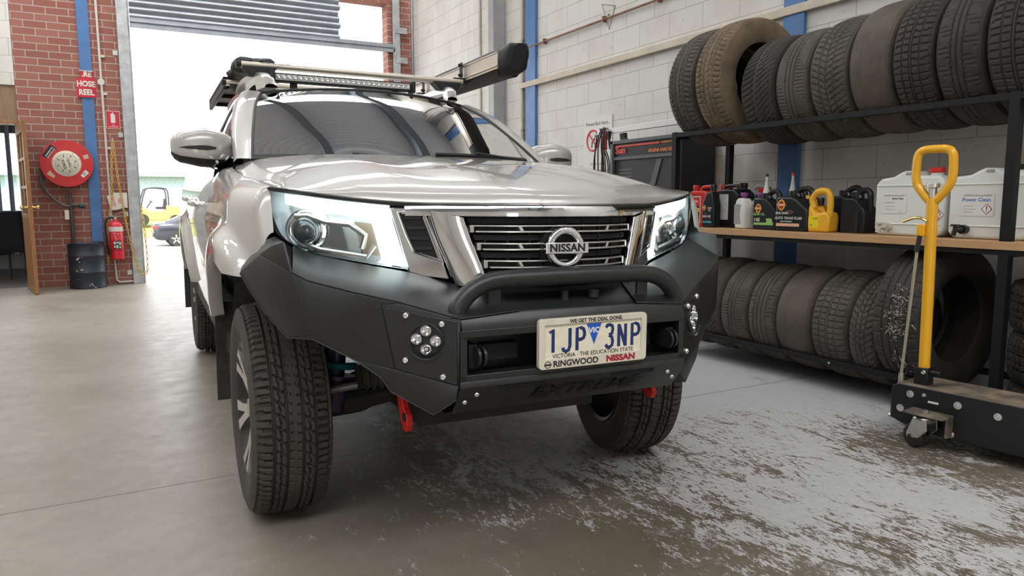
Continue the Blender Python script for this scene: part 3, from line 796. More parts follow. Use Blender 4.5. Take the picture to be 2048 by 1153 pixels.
# ---- cabin interior
CABT = mat('grey_cabin_trim', (.20, .19, .17), .7); CABD = mat('dark_cabin_trim', (.02, .02, .022), .75)
LINER = mat('pale_headliner', (.42, .41, .38), .9)
m = MB(); m.bb((-.74, .62, .62), (.74, 2.44, .66)); m.bb((-.74, .55, .62), (.74, .60, 1.22))
m.slab([[(x, y, z) for y, z in ((.36, 1.245), (.62, 1.268), (.86, 1.262), (.98, 1.20), (1.0, 1.0))] for x in (-.70, 0, .70)], (0, .0, -.03)); m.build('dashboard', CABD, truck, bevel=.01)
m = MB(); m.bb((-.62, 2.41, .62), (.62, 2.44, 1.28)); m.bb((-.62, 2.41, 1.28), (-.52, 2.44, 1.64)); m.bb((.52, 2.41, 1.28), (.62, 2.44, 1.64)); m.bb((-.6, 2.41, 1.58), (.6, 2.44, 1.66)); m.build('cab_rear_wall', PAINT, truck)
m = MB(); m.grid([[(x, 2.425, z) for z in (1.28, 1.58)] for x in (-.52, .52)]); m.build('rear_window', TINT, truck)
m = MB(); m.slab([[roof_pt(-.94+1.88*i/12, .03+.95*j/10)+Vector((0, 0, -.035)) for j in range(11)] for i in range(13)], (0, 0, -.012)); m.build('headliner', LINER, truck)
def seat(m, y):
    for x in (-.36, .36):
        m.slab(patch([[(x+dx, y+.10+.10*k, .86+.56*k-.01*abs(dx)*20*(k > .9)) for k in (0, .35, .7, 1)] for dx in (-.25, -.14, .14, .25)], 4, 4), (0, .11, .02))
        m.slab(patch([[(x+dx, y+.22+.02*k, 1.47+.17*k) for k in (0, .5, 1)] for dx in (-.12, -.06, .06, .12)], 4, 4), (0, .07, 0))
        m.box((x, y-.16, .80), (.50, .52, .16))
for y in (1.20, 2.02):
    m = MB(); seat(m, y); m.build('seat', CABD, truck, bevel=.02)
m = MB(); m.tube([(-.38+.18*math.cos(t), .98-.07*math.sin(t), 1.235+.165*math.sin(t)) for t in np.linspace(0, 2*PI, 28, endpoint=False)], .016, 8, closed=True)
m.cyl((-.38, .98, 1.235), (-.38, .88, 1.20), .06, .04); m.bar((-.55, .98, 1.235), (-.21, .98, 1.235), .05, .02, (0, -.4, .9)); m.build('steering_wheel', CABD, truck)
def grab(m):
    a = Vector((.655, 1.05, 1.455)); b = Vector((.60, 1.30, 1.575))
    m.tube(cr([a, a.lerp(b, .05)+Vector((-.06, .02, -.035)), a.lerp(b, .5)+Vector((-.085, .03, -.055)), a.lerp(b, .95)+Vector((-.06, .02, -.035)), b], 5), .017, 10)
sides(grab, 'grab_handle', LINER)
def apin(m): m.grid([[p+Vector((-.004, .016, -.012)), q+Vector((-.02, .03, -.01))] for p, q in zip(WS, AP)])
sides(apin, 'pillar_lining', LINER)
m = MB(); m.slab([[(x, 1.30+.02*abs(x)*4, z) for z in (1.555, 1.575, 1.61, 1.62)] for x in (-.12, -.05, .05, .12)], (0, .03, 0)); m.cyl((0, 1.31, 1.61), (0, 1.30, 1.68), .012); m.build('rear_view_mirror', CABD, truck, bevel=.006)
def wiper(m, x0, x1, yo):
    P = []
    for i in range(9):
        x = lerp(x0, x1, i/8); j = (x/.715+1)/2*24; r = WG[0] if yo == 0 else WG[1]
        k = int(max(0, min(23, math.floor(j)))); p = r[k].lerp(r[k+1], j-k); P.append(p+Vector((0, -.012, .008)))
    m.tube(P, .009, 8); m.tube([P[3]+Vector((0, -.004, .010)), P[8]+Vector((-.02, -.05, -.01))], .009, 8)
for a, b, c in ((-.55, .0, 0), (.02, .56, 1)):
    m = MB(); wiper(m, a, b, c); m.build('wiper', PLASTIC, truck)
# ---- roof rails, cross bars, light bar, awning, tray
def rrail(m):
    P = cr([(.515, 1.40, 1.690), (.53, 1.47, 1.752), (.555, 1.62, 1.775), (.575, 1.95, 1.79), (.575, 2.25, 1.775), (.56, 2.40, 1.715)], 6)
    G = []
    for p in P: G.append([Vector((p.x+a*.032, p.y, (1.69 if (b < 0 and (p.y < 1.55 or p.y > 2.32)) else p.z+b*.020))) for a, b in ((-1, -1), (-.9, .6), (-.4, 1), (.4, 1), (.9, .6), (1, -1))])
    m.grid(G, flip=True, cv=True); n = len(P)
sides(rrail, 'roof_rail', SATIN, ang=50)
BARM = mat('champagne_anodised_bar', (.66, .60, .52), .32, .8)
def crossbar(y, z, x0, x1):
    prof_ = rrect(.075, .030, .013, 4); prof_ = [(a, b) for a, b in prof_]
    m = MB(); m.M = frame((x0, y, z), (0, 1, 0), (0, 0, 1)); m.prism(prof_, 0, x1-x0); b = m.build('roof_cross_bar', BARM, truck)
    m = MB()
    for x, d in ((x0, -1), (x1, 1)): m.M = frame((x, y, z), (0, 1, 0), (0, 0, 1)); m.prism(rrect(.079, .034, .014, 4), -.022 if d < 0 else -.003, .003 if d < 0 else .022)
    m.build('bar_end_cap', PLASTIC, b)
    for s in (-1, 1):
        m = MB(); m.M = frame((s*.555, y, 0), (1, 0, 0), (0, 0, 1)); m.prism([(-.055*1, 1.775), (.05, 1.775), (.085, z-.012), (-.10, z-.012)] if s > 0 else [(-.05, 1.775), (.055, 1.775), (.10, z-.012), (-.085, z-.012)], -.045, .045); m.build('bar_foot', PLASTIC, b, bevel=.006)
    return b
b1 = crossbar(1.60, 1.832, -.645, .655); b2 = crossbar(2.30, 1.832, -.660, .655)
m = MB(); m.M = frame((-.46, 1.56, 1.8478), (1, 0, 0), (0, 1, 0)); m.text('RHINO-RACK', .026, depth=0, bold=.0006); m.build('bar_lettering', INK, b1)
m = MB(); m.M = Matrix.Translation((0, 0, -.016)); m.bb((-.50, 1.475, 1.752), (.295, 1.53, 1.800)); 
for x in (-.505, .287): m.bb((x, 1.455, 1.742), (x+.02, 1.545, 1.806))
lb = m.build('led_light_bar', PLASTIC, truck, bevel=.003)
m = MB(); m.M = Matrix.Translation((0, 0, -.016)); m.bb((-.48, 1.468, 1.761), (.275, 1.476, 1.792)); m.build('light_bar_reflector', SATIN, lb)
m = MB()
for i in range(26): m.lathe([(.011, 0), (.008, .004), (.003, .002)], 10, (-.465+i*.029, 1.468, 1.761), (0, -1, 0))
m.build('light_bar_led', mat('clear_led_lens', (.8, .82, .85), .05, 1.0), lb)
for x in (-.38, .2):
    m = MB(); m.bar((x, 1.51, 1.70), (x, 1.51, 1.74), .04, .004, (0, 1, 0)); m.build('light_bar_bracket', PLASTIC, lb)
VINYL = mat('black_vinyl_cover', (.022, .022, .024), .55, var=.3, vs=14, bump=.2, bs=30)
m = MB(); G = []
for k, (y, sx_, sz_, dz) in enumerate([(.865, .55, .62, .02), (.875, .8, .8, .012), (.90, .96, .95, .004), (1.00, 1.02, 1.0, 0), (1.12, 1.0, 1.0, 0), (1.25, .98, .97, 0), (2.0, .97, .96, .0), (2.75, .97, .96, 0), (2.82, 1.0, 1.0, 0), (2.95, .98, 1, 0), (2.98, .6, .6, 0)]):
    row = []
    for i in range(28):
        t = 2*PI*i/28; c = math.copysign(abs(math.cos(t))**.55, math.cos(t)); s_ = math.copysign(abs(math.sin(t))**.6, math.sin(t))
        wob = .004*math.sin(5*t+k*1.7)
        row.append(Vector((.748+(.074*sx_+wob)*c, y+.125*(k < 4)+.05*(s_*-.5-.1)*(k < 4), 1.885+dz+(.082*sz_+wob)*s_)))
    G.append(row)
m.grid(G, cv=True); m.add([Vector(p) for p in G[0]], [tuple(range(28))]); m.add([Vector(p) for p in G[-1]], [tuple(range(28))[::-1]])
aw = m.build('side_awning', VINYL, truck, ang=60)
m = MB(); m.bb((.668, 1.10, 1.845), (.684, 2.75, 1.925)); m.bb((.664, 1.10, 1.925), (.676, 2.75, 1.932)); m.bb((.664, 1.10, 1.838), (.676, 2.75, 1.845)); m.bb((.660, 1.10, 1.852), (.67, 2.75, 1.858)); m.build('awning_backing_rail', BARM, aw, bevel=.001)
for y in (1.60, 2.30):
    m = MB(); m.bar((.652, y, 1.815), (.652, y, 1.95), .04, .006, (1, 0, 0)); m.bar((.60, y, 1.853), (.655, y, 1.853), .04, .006); 
    m.cyl((.662, y, 1.935), (.634, y, 1.935), .009, n=6); m.cyl((.662, y, 1.875), (.634, y, 1.875), .009, n=6); m.build('awning_bracket', PLASTIC, aw, bevel=.001)
m = MB(); m.bb((-.655, 2.5, 1.862), (-.30, 3.75, 1.902)); m.bb((-.655, 2.5, 1.82), (-.63, 3.75, 1.90))
for y in (2.6, 3.1, 3.6): m.bb((-.62, y, 1.84), (.60, y+.05, 1.863))
rk = m.build('rack_tray', PLASTIC, truck, bevel=.006)
m = MB(); G = []
for y, s in ((2.05, .3), (2.08, .9), (2.2, 1.05), (2.32, .92), (2.5, 1.05), (2.62, .9), (2.65, .3)):
    G.append([Vector((-.50+.13*s*math.cos(t), y, 1.92+.055*s*math.sin(t)+.012*math.sin(3*t+y*9))) for t in np.linspace(0, 2*PI, 18, endpoint=False)])
m.grid(G, cv=True); m.build('rolled_cover', VINYL, rk, ang=60)
# ---- grille and badge
m = MB(); m.slab([[nose(x, z, .075) for z in (.80, .95, 1.08)] for x in np.linspace(-.46, .46, 15)], (0, .02, 0), flip=False); m.build('radiator_backing', DARK, truck)
GT = lambda z: lerp(.232, .292, (z-.865)/(1.042-.865))         # grille half width at height z
gm = MB(); fq = lambda m, x0, z0, x1, z1, off, th, n=8: fquad(m, [(x0, z0), (x1, z0), (x1, z1), (x0, z1)], off, th, n)
zs = [(1.024, 1.002), (.972, .950), (.921, .897)]
def gbar(m, z0, z1, off, th, ins=0.0, x0=None):
    fquad(m, [(-GT(z0)+ins, z0), (GT(z0)-ins, z0), (GT(z1)-ins, z1), (-GT(z1)+ins, z1)], off, th, 28, 1)
for a, b in zs:
    m = MB(); gbar(m, b, b+.0052, -.004, .025, .012); gbar(m, a-.0045, a, -.004, .025, .012)
    for s in (-1, 1):
        for xx in (.145, GT(a)-.014):
            w_ = .010; sk = .006 if xx < .2 else 0
            fquad(m, [(s*xx-w_*(s < 0)-sk*s, b), (s*xx+w_*(s > 0)-sk*s, b), (s*xx+w_*(s > 0)+sk*s, a), (s*xx-w_*(s < 0)+sk*s, a)], -.004, .02, 2, 1)
    m.build('grille_bar', SATIN, truck, bevel=.0012)
m = MB()
for z in (1.036, .9875, .936, .884): gbar(m, z-.008, z+.008, .012, .03, .006)
for a, b in zs: gbar(m, b+.005, a-.0045, .014, .03, .012)
for x in np.linspace(-.24, .24, 9): fq(m, x-.0015, .87, x+.0015, 1.042, .010, .02, 1)
m.build('grille_insert', DARK, truck)
def chromeV(m):
    # leg: broad bright blade between grille and vent, swept outward to the top
    prof_ = [((.296, 1.046), (.394, 1.066)), ((.278, .985), (.374, .99)), ((.256, .92), (.346, .912)), ((.240, .865), (.332, .868)), ((.246, .845), (.320, .846))]
    G = []
    for (xi, zi), (xo, zo) in prof_:
        G.append([nose(xi, zi, .005), nose(lerp(xi, xo, .1), zi, -.020), nose(lerp(xi, xo, .5), (zi+zo)/2, -.026), nose(lerp(xi, xo, .9), zo, -.020), nose(xo, zo, .004)])
    m.grid(patch(G, 4, 4), flip=True)
sides(chromeV, 'grille_chrome_blade', CHROME, ang=60)
m = MB(); G = []
for i in range(33):
    x = lerp(-.45, .45, i/32); G.append([nose(x, 1.046, .002), nose(x, 1.050, -.016), nose(x, 1.066, -.017), nose(x, 1.080, -.010), nose(x, 1.084, .004)])
m.grid(G, flip=True); m.build('grille_top_chrome', CHROME, truck, ang=40)
def vent(m):
    fquad(m, [(.334, .862), (.436, .872), (.488, 1.075), (.402, 1.075)], -.002, .012, 4, 4)
sides(vent, 'vent_surround', CHROME, bevel=.004)
def vent_in(m):
    fquad(m, [(.366, .925), (.424, .945), (.462, 1.055), (.408, 1.056)], -.006, .01, 4, 4)
sides(vent_in, 'vent_opening', DARK)
def vent_sl(m):
    for z in (.955, .985, 1.015, 1.045):
        k = (z-.925)/.13; fq(m, lerp(.372, .410, k), z-.006, lerp(.420, .455, k), z+.004, -.010, .006, 3)
sides(vent_sl, 'vent_slat', PLASTIC, bevel=.001)
def vent_rim(m):
    L = [nose(x, z, -.012) for x, z in ((.354, .912), (.402, 1.060), (.43, 1.064), (.466, 1.060), (.446, .995), (.426, .942))]
    m.tube(L, .004, 8, closed=True)
sides(vent_rim, 'vent_rim', CHROME)
m = MB(); bc = Vector((-.018, -.848, .957)); m.M = frame(bc, (1, 0, 0), (0, 0, 1))
m.M = m.M @ Matrix.Scale(.94, 4); N = 56; G = []
for i in range(N):
    t = 2*PI*i/N; G.append([Vector(((.056+.0125*math.cos(a))*math.cos(t), (.056+.0125*math.cos(a))*math.sin(t), .010*math.sin(a))) for a in np.linspace(0, 2*PI, 10, endpoint=False)])
m.grid(G, cu=True, cv=True); bd = m.build('badge_ring', CHROME, truck, ang=60)
m = MB(); m.M = frame(bc+Vector((0, -.004, 0)), (1, 0, 0), (0, 0, 1)); m.prism(rrect(.146, .034, .003), -.006, .010); m.build('badge_plate', CHROME, bd, bevel=.002)
m = MB(); m.M = frame(bc+Vector((0, -.004, 0)), (1, 0, 0), (0, 0, 1)); m.text('NISSAN', .0315, depth=.0108, bold=.0010, sx=1.10, spacing=1.05); m.build('badge_lettering', INK, bd)
m = MB(); m.M = frame(bc+Vector((0, .012, 0)), (1, 0, 0), (0, 0, 1)); m.prism([(.075*math.cos(t), .070*math.sin(t)) for t in np.linspace(0, 2*PI, 40, endpoint=False)], -.03, -.008); m.build('badge_backing', DARK, bd)
# ---- headlamps
HB = [(.438, .890), (.52, .903), (.60, .918), (.689, .936), (.735, .958), (.770, .990), (.795, 1.06)]
HT = [(.488, 1.090), (.56, 1.098), (.63, 1.108), (.70, 1.118), (.745, 1.126), (.775, 1.131), (.798, 1.134)]
HBc = cr([(x, z, 0) for x, z in HB], 4); HTc = cr([(x, z, 0) for x, z in HT], 4)
def lamp_surface(off, bulge=0.0):
    return [[nose(lerp(a.x, b.x, t), lerp(a.y, b.y, t), off-bulge*math.sin(PI*t)) for t in np.linspace(0, 1, 9)] for a, b in zip(HBc, HTc)]
def lamp_pt(u, v, off): 
    k = u*(len(HBc)-1); i = min(len(HBc)-2, int(k)); a = HBc[i].lerp(HBc[i+1], k-i); b = HTc[i].lerp(HTc[i+1], k-i)
    p = a.lerp(b, v); return nose(p.x, p.y, off)
LAMPB = mat('lamp_bezel_silver', (.80, .82, .84), .22, .6); LAMPD = mat('lamp_bezel_dark', (.30, .31, .33), .2, .8)
for k in (0, 1):
    mm = MIRX if k == 0 else Matrix.Identity(4)
    m = MB(); m.M = mm; m.grid(lamp_surface(.085), flip=True)
    S = lamp_surface(0); S2 = lamp_surface(.087)
    ring = lambda S: [r[0] for r in S]+S[-1][1:]+[r[-1] for r in S[::-1]][1:]+S[0][::-1][1:-1]
    m.grid([ring(S), ring(S2)], cv=True); hl = m.build('headlamp', LAMPB, truck, ang=45)
    m = MB(); m.M = mm; m.grid(lamp_surface(-.006, .012), flip=True); m.build('lamp_lens', LENS, hl, ang=70)
    m = MB(); m.M = mm
    c = nose(.687, 1.004, .07); m.M = mm @ frame(c, Vector((1, .62, 0)), (0, 0, 1)); 
    m.lathe([(.066, -.01), (.064, .03), (.057, .038), (.050, .030), (.046, .020), (.044, .034), (.040, .040)], 32, (0, 0, 0), (0, 0, 1)); m.build('projector_ring', CHROME, hl)
    m = MB(); m.M = mm @ frame(c, Vector((1, .62, 0)), (0, 0, 1)); m.lathe([(.043, .030), (.038, .046), (.026, .056), (.012, .060), (0, .061)], 28); m.build('projector_lens', mat('projector_glass', (.10, .13, .15), .03, .0, coat=1.0), hl)
    m = MB(); m.M = mm                          # dark high-beam chamber and grey bezel steps
    G = [[lamp_pt(u, v, .05) for v in (.12, .3, .52)] for u in np.linspace(.30, .60, 6)]; m.slab(G, (0, .02, 0)); m.build('high_beam_chamber', LAMPD, hl)
    m = MB(); m.M = mm; L = [lamp_pt(u, v, .028) for u, v in ((.14, .30), (.20, .10), (.45, .09), (.62, .12))]; m.tube(L, .008, 8)
    L = [lamp_pt(u, v, .03) for u, v in ((.62, .56), (.50, .62), (.40, .56), (.26, .58), (.18, .44), (.22, .22))]; m.tube(L, .009, 8); m.build('lamp_bezel', SATIN, hl)
    m = MB(); m.M = mm; G = [[lamp_pt(u, v, .035) for v in (.14, .32, .50, .64)] for u in (.12, .15, .18, .215)]; m.slab(G, (0, .02, 0)); m.build('indicator', AMBER, hl)
    m = MB(); m.M = mm
    top = [[lamp_pt(u, v, .012) for v in (lerp(.70, .74, u), lerp(.92, .90, u))] for u in np.linspace(.10, .72, 16)]; m.slab(top, (0, .02, 0), flip=True)
    inn = [[lamp_pt(u*(.115 if v > .1 else lerp(.16, .115, v*10)), v, .012) for u in (.12, 1)] for v in np.linspace(.03, .92, 16)]; m.slab(inn, (0, .02, 0)); m.build('daytime_running_light', DRL, hl)
# ---- bull bar: folded plates
def V(*p): return Vector(p)
TB = [V(.235, -.765, .838), V(.31, -.722, .842), V(.434, -.655, .878), V(.589, -.575, .908), V(.689, -.515, .930), V(.745, -.478, .955), V(.783, -.44, .982)]   # under lamps and grille
RG = [V(.20, -.908, .785), V(.378, -.907, .772), V(.518, -.808, .814), V(.635, -.726, .841), V(.735, -.656, .868), V(.774, -.628, .890), V(.788, -.590, .977)]   # front ridge
def plate(m, a, b, n=1): m.grid([a, b])
def bb_main(m):
    # top deck from lamps to ridge
    m.grid([TB[:6], RG[:6]]); 
    A = V(.783, -.40, .985); B = V(.788, -.590, .977)
    m.add([TB[5], RG[5], B, A], [(0, 1, 2, 3)])
    Wt = V(.889, -.413, .879); W1 = V(.841, -.498, .936); W2 = V(.812, -.548, .967); E3 = V(.867, -.452, .829)
    m.add([RG[5], W1, W2, B], [(0, 1, 2, 3)])
    m.add([A, B, W2, V(.845, -.36, .955), V(.862, -.35, .93)], [(0, 1, 2, 3)])
    m.add([W2, W1, Wt, V(.868, -.33, .915), V(.845, -.36, .955)], [(0, 1, 2, 3, 4)])
    L0 = V(.834, -.510, .768); L1 = V(.788, -.590, .705); L2 = V(.731, -.672, .709); L3 = V(.623, -.735, .650)
    m.add([RG[5], L2, L1, L0, E3, Wt, W1], [(0, 1, 2), (0, 2, 3), (0, 3, 4, 6), (6, 4, 5)])
    off = V(-.05, .06, 0); E = [L2, L1, L0, E3, Wt]
    m.grid([E, [p+off for p in E]])
    F0 = V(.384, -.903, .588); F1 = V(.532, -.799, .627); F2 = V(.562, -.777, .808)
    m.add([RG[1], F0, F1, F2, RG[2]], [(0, 1, 2, 3, 4)])
    m.add([RG[2], F2, F1, L3, L2, RG[5], RG[4], RG[3]], [(0, 1, 2, 3, 4, 5, 6, 7)])
    b0 = V(.388, -.898, .550); b1 = V(.442, -.860, .504); b2 = V(.541, -.792, .565); b3 = V(.563, -.777, .603)
    m.add([F0, b0, b1, b2, b3, L3, F1], [(0, 1, 2, 3, 4, 5, 6)])
    E = [b0, b1, b2, b3, L3, L2]
    m.grid([E, [p+V(-.03, .10, .01) for p in E]])
m = both(bb_main)
# centre: deck, face above the opening, surround, lower lip and skid plate
def strip(m, rows): m.grid(rows)
cx = .378
m.add([V(-.235, -.765, .838), V(.235, -.765, .838), V(.20, -.905, .785), V(-.20, -.905, .785)], [(3, 2, 1, 0)])
m.add([V(-.378, -.905, .772), V(-.20, -.905, .785), V(.20, -.905, .785), V(.378, -.905, .772), V(.378, -.918, .742), V(-.378, -.918, .742)], [(5, 4, 3, 2, 1, 0)])
m.bb((-.378, -.918, .722), (.378, -.88, .743))
m.bb((-.382, -.915, .598), (.382, -.87, .618)); m.bb((-.382, -.915, .60), (-.362, -.80, .742)); m.bb((.362, -.915, .60), (.382, -.80, .742))
m.bb((-.37, -.82, .60), (.37, -.80, .745))
m.grid([[V(x, y, z) for x in (-.385, -.2, 0, .2, .385)] for y, z in ((-.912, .600), (-.916, .585), (-.892, .548), (-.855, .505), (-.80, .485), (-.60, .48))], flip=False)
bb = m.build('bull_bar', PCOAT, truck, ang=25)
sol = bb.modifiers.new('plate', 'SOLIDIFY'); sol.thickness = .005; sol.offset = -1
bv = bb.modifiers.new('fold', 'BEVEL'); bv.width = .004; bv.segments = 2; bv.limit_method = 'ANGLE'; bv.angle_limit = R(12)
m = MB(); hp = [(-.375, -.872, .775), (-.372, -.872, .80), (-.345, -.872, .835), (-.30, -.872, .862), (-.24, -.872, .873), (-.12, -.876, .876), (0, -.878, .877), (.12, -.876, .876), (.24, -.872, .873), (.30, -.872, .862), (.345, -.872, .835), (.372, -.872, .80), (.375, -.872, .775)]
m.tube(cr(hp, 5), .0265, 20); 
for s in (-1, 1): m.lathe([(.034, -.004), (.034, .002), (.028, .006)], 20, (s*.376, -.872, .782), (0, 0, 1))
m.build('hoop_bar', PCOAT, bb, ang=50)
def hoopbr(m): m.bb((.235, -.862, .785), (.275, -.852, .862)); m.bb((.235, -.862, .783), (.275, -.82, .80))
for mm in (MIRX, Matrix.Identity(4)):
    m = MB(); m.M = mm; hoopbr(m); m.build('hoop_bracket', PCOAT, bb, bevel=.002)
m = MB(); m.cyl((-.02, -.85, .80), (-.02, -.85, .83), .012); m.build('winch_fitting', PLASTIC, bb); m = MB(); m.cyl((.08, -.85, .805), (.08, -.85, .83), .018); m.build('winch_fitting', PLASTIC, bb)
BOLT = mat('stainless_bolt', (.78, .78, .76), .25, 1.0)
def bolt(m, p, n, r=.0095):
    m.lathe([(r*1.0, 0), (r*1.0, .003), (r*.75, .007), (r*.45, .008), (r*.40, .005), (0, .005)], 14, p, n)
fnrm = Vector((.27, -.385, .02)).normalized()
def fogpt(x, z): return V(x, lerp(-.905, -.635, (x-.380)/(.765-.380)), z)
def fog_panel(m):
    P = [(.386, .768), (.386, .590), (.530, .630), (.560, .804)]
    m.slab([[fogpt(*P[1])+fnrm*.004, fogpt(*P[0])+fnrm*.004], [fogpt(*P[2])+fnrm*.004, fogpt(*P[3])+fnrm*.004]], fnrm*-.008)
sides(fog_panel, 'fog_lamp_panel', PCOAT, bevel=.002)
for k in (0, 1):
    mm = MIRX if k == 0 else Matrix.Identity(4); c = fogpt(.455, .716)
    for x, z in ((.503, .781), (.420, .760), (.505, .656), (.418, .613)):
        m = MB(); m.M = mm; bolt(m, fogpt(x, z)+fnrm*.004, fnrm, .0098); m.build('panel_bolt', BOLT, bb)
    m = MB(); m.M = mm; m.lathe([(.047, -.01), (.047, .006), (.043, .010), (.041, .004), (0, .003)], 32, c+fnrm*.004, fnrm)
    m.tube([c+fnrm*.012+V(-.05*math.cos(t)*-1, .02*math.cos(t), -.052*math.sin(t)-.004) for t in np.linspace(.5, 2.5, 14)], .004, 6); fl = m.build('fog_lamp', PLASTIC, bb)
    m = MB(); m.M = mm; ux = Vector((0, 0, 1)).cross(fnrm).normalized()
    for dx, dz in ((0, .026), (.027, .002), (-.027, -.002), (0, -.026)):
        m.lathe([(.0165, .004), (.0155, .012), (.012, .006), (.006, .004), (.005, .010), (0, .011)], 18, c+fnrm*.004+ux*dx+V(0, 0, dz), fnrm)
    m.build('fog_led', CHROME, bb)
    m = MB(); m.M = mm; m.bb((.325, -.90, .632), (.352, -.80, .70)); m.bb((.18, -.86, .64), (.29, -.822, .69)); m.build('recess_lug', DARK, bb, bevel=.003)
    m = MB(); m.M = mm
    for x in (.335, .318): m.M = mm @ frame((x, -.905, .668), (0, 1, 0), (0, 0, 1)); m.prism([(.028*math.cos(t)-.01, .028*math.sin(t)) for t in np.linspace(PI/2, 3*PI/2, 12)]+[(.05, -.028), (.05, .028)], -.004, .004)
    m.build('shackle_lug', PCOAT, bb, bevel=.001)
    m = MB(); m.M = mm                         # red recovery point
    m.M = mm @ frame((.452, -.60, 0), (0, -1, 0), (0, 0, 1)); out = [(-.02, .53), (.02, .525), (.045, .47), (.075, .455), (.085, .425), (.07, .40), (.045, .40), (.02, .425), (-.01, .475)]
    m.prism(out, -.010, .010); m.build('recovery_point', RED, truck, bevel=.003)
    m = MB(); m.M = mm; m.cyl((.44, -.66, .445), (.465, -.66, .445), .014, n=20); m.build('recovery_eye', DARK, truck)
    for p in ((.33, -.90, .56), (.36, -.885, .538)):
        m = MB(); m.M = mm; bolt(m, p, (0, -.85, -.5), .009); m.build('skid_bolt', BOLT, bb)
m = MB(); m.M = frame((0.03, -.8905, .538), (1, 0, 0), (0, -.65, .75)); m.text('EXTREME', .062, depth=.0035, bold=.001, sx=1.45, shear=.3)
m.build('cut_lettering', DARK, bb)
m = MB(); m.M = frame((0, -.9125, .5725), (1, 0, 0), (0, -.54, .84))
for x in (-.19, .19): m.prism(rrect(.16, .012, .005, 3, x, 0), .002, .0035)
m.build('vent_slot', DARK, bb)
# ---- licence plate
CREAM = mat('cream_plate', (.84, .78, .62), .45, var=.12, vs=30); CREAMF = mat('cream_plate_frame', (.72, .66, .55), .5, var=.12, vs=20); NAVY = mat('navy_ink', (.012, .03, .13), .4); VBLUE = mat('plate_blue', (.015, .10, .52), .4); DRED = mat('dark_red_ink', (.36, .02, .03), .4)
PM = frame((.035, -.928, .688), (1, 0, 0), (0, 0, 1))
m = MB(); m.M = PM; m.prism(rrect(.366, .142, .010, 5), -.006, .002); lp = m.build('licence_plate', CREAM, truck, bevel=.001)
m = MB(); m.M = PM
o_ = rrect(.372, .146, .013, 6); i_ = rrect(.334, .098, .002, 6, 0, .006)
n = len(o_)
for z0, z1 in ((-.008, .008),):
    vs = [(x, y, z1) for x, y in o_]+[(x, y, z1) for x, y in i_]+[(x, y, z0) for x, y in o_]+[(x, y, 0) for x, y in i_]; fs = []
    for i in range(n):
        j = (i+1) % n; fs += [(i, j, n+j, n+i), (2*n+i, 2*n+j, j, i), (n+i, n+j, 3*n+j, 3*n+i)]
    m.add(vs, fs)
m.build('plate_frame', CREAMF, lp, bevel=.0015)
CHS = {'1': [[(-.010, .024), (.002, .034), (.002, -.034)]], 'J': [[(.010, .034), (.010, -.018), (.006, -.030), (-.003, -.034), (-.011, -.030), (-.014, -.022)]],
 'P': [[(-.012, -.034), (-.012, .032), (.002, .032), (.010, .028), (.013, .018), (.013, .010), (.010, .002), (.002, -.002), (-.010, -.002)]],
 '3': [[(-.012, .026), (-.007, .033), (.002, .034), (.010, .030), (.012, .020), (.009, .008), (-.001, .003)], [(-.001, .003), (.009, -.003), (.012, -.016), (.010, -.028), (.002, -.034), (-.007, -.033), (-.013, -.025)]],
 'N': [[(-.012, -.034), (-.012, .034)], [(-.011, .031), (.011, -.031)], [(.012, -.034), (.012, .034)]]}
for ch, x in (('1', -.140), ('J', -.092), ('P', -.046), ('3', .054), ('N', .100), ('P', .148)):
    m = MB(); m.M = PM @ Matrix.Translation((x, .008, .002)) @ Matrix.Diagonal((1, 1, .12, 1))
    for st_ in CHS[ch]: m.tube([(a, b, 0) for a, b in st_], .0056, 8)
    m.build('plate_number', NAVY, lp)
m = MB(); m.M = PM; m.prism([(-.026, .051), (.026, .051), (0, -.012)], .002, .0026); m.build('plate_triangle', VBLUE, lp)
m = MB(); m.M = PM @ Matrix.Translation((0, .030, .003)); m.text('VIC', .022, depth=0, bold=.0008, sx=1.1); m.build('plate_state', WHITE, lp)
m = MB(); m.M = PM @ Matrix.Translation((0, -.0375, .003)); m.text('VICTORIA - THE EDUCATION STATE', .0175, depth=0, bold=.0001, sx=.98); m.build('plate_state_slogan', INK, lp); m = MB(); m.M = PM @ Matrix.Translation((.005, .0625, .0084)); m.text('WE GET THE DEAL DONE.', .0155, depth=0, bold=.0006, sx=1.0); m.build('plate_slogan', INK, lp)
m = MB(); m.M = PM @ Matrix.Translation((-.064, -.059, .0084)); m.text('RINGWOOD', .0245, depth=0, bold=.0008, sx=1.08); m.build('plate_dealer_town', INK, lp)
m = MB(); m.M = PM @ Matrix.Translation((-.158, -.059, .0084)); m.tube([(.0095*math.cos(t), .0095*math.sin(t), 0) for t in np.linspace(0, 2*PI, 20, endpoint=False)], .0010, 6, closed=True); m.bb((-.0115, -.0022, -.0003), (.0115, .0022, .0006)); m.build('plate_dealer_emblem', INK, lp)
m = MB(); m.M = PM @ Matrix.Translation((.092, -.059, .0084)); m.text('NISSAN', .0245, depth=0, bold=.0014, sx=1.25); m.build('plate_dealer_name', DRED, lp)
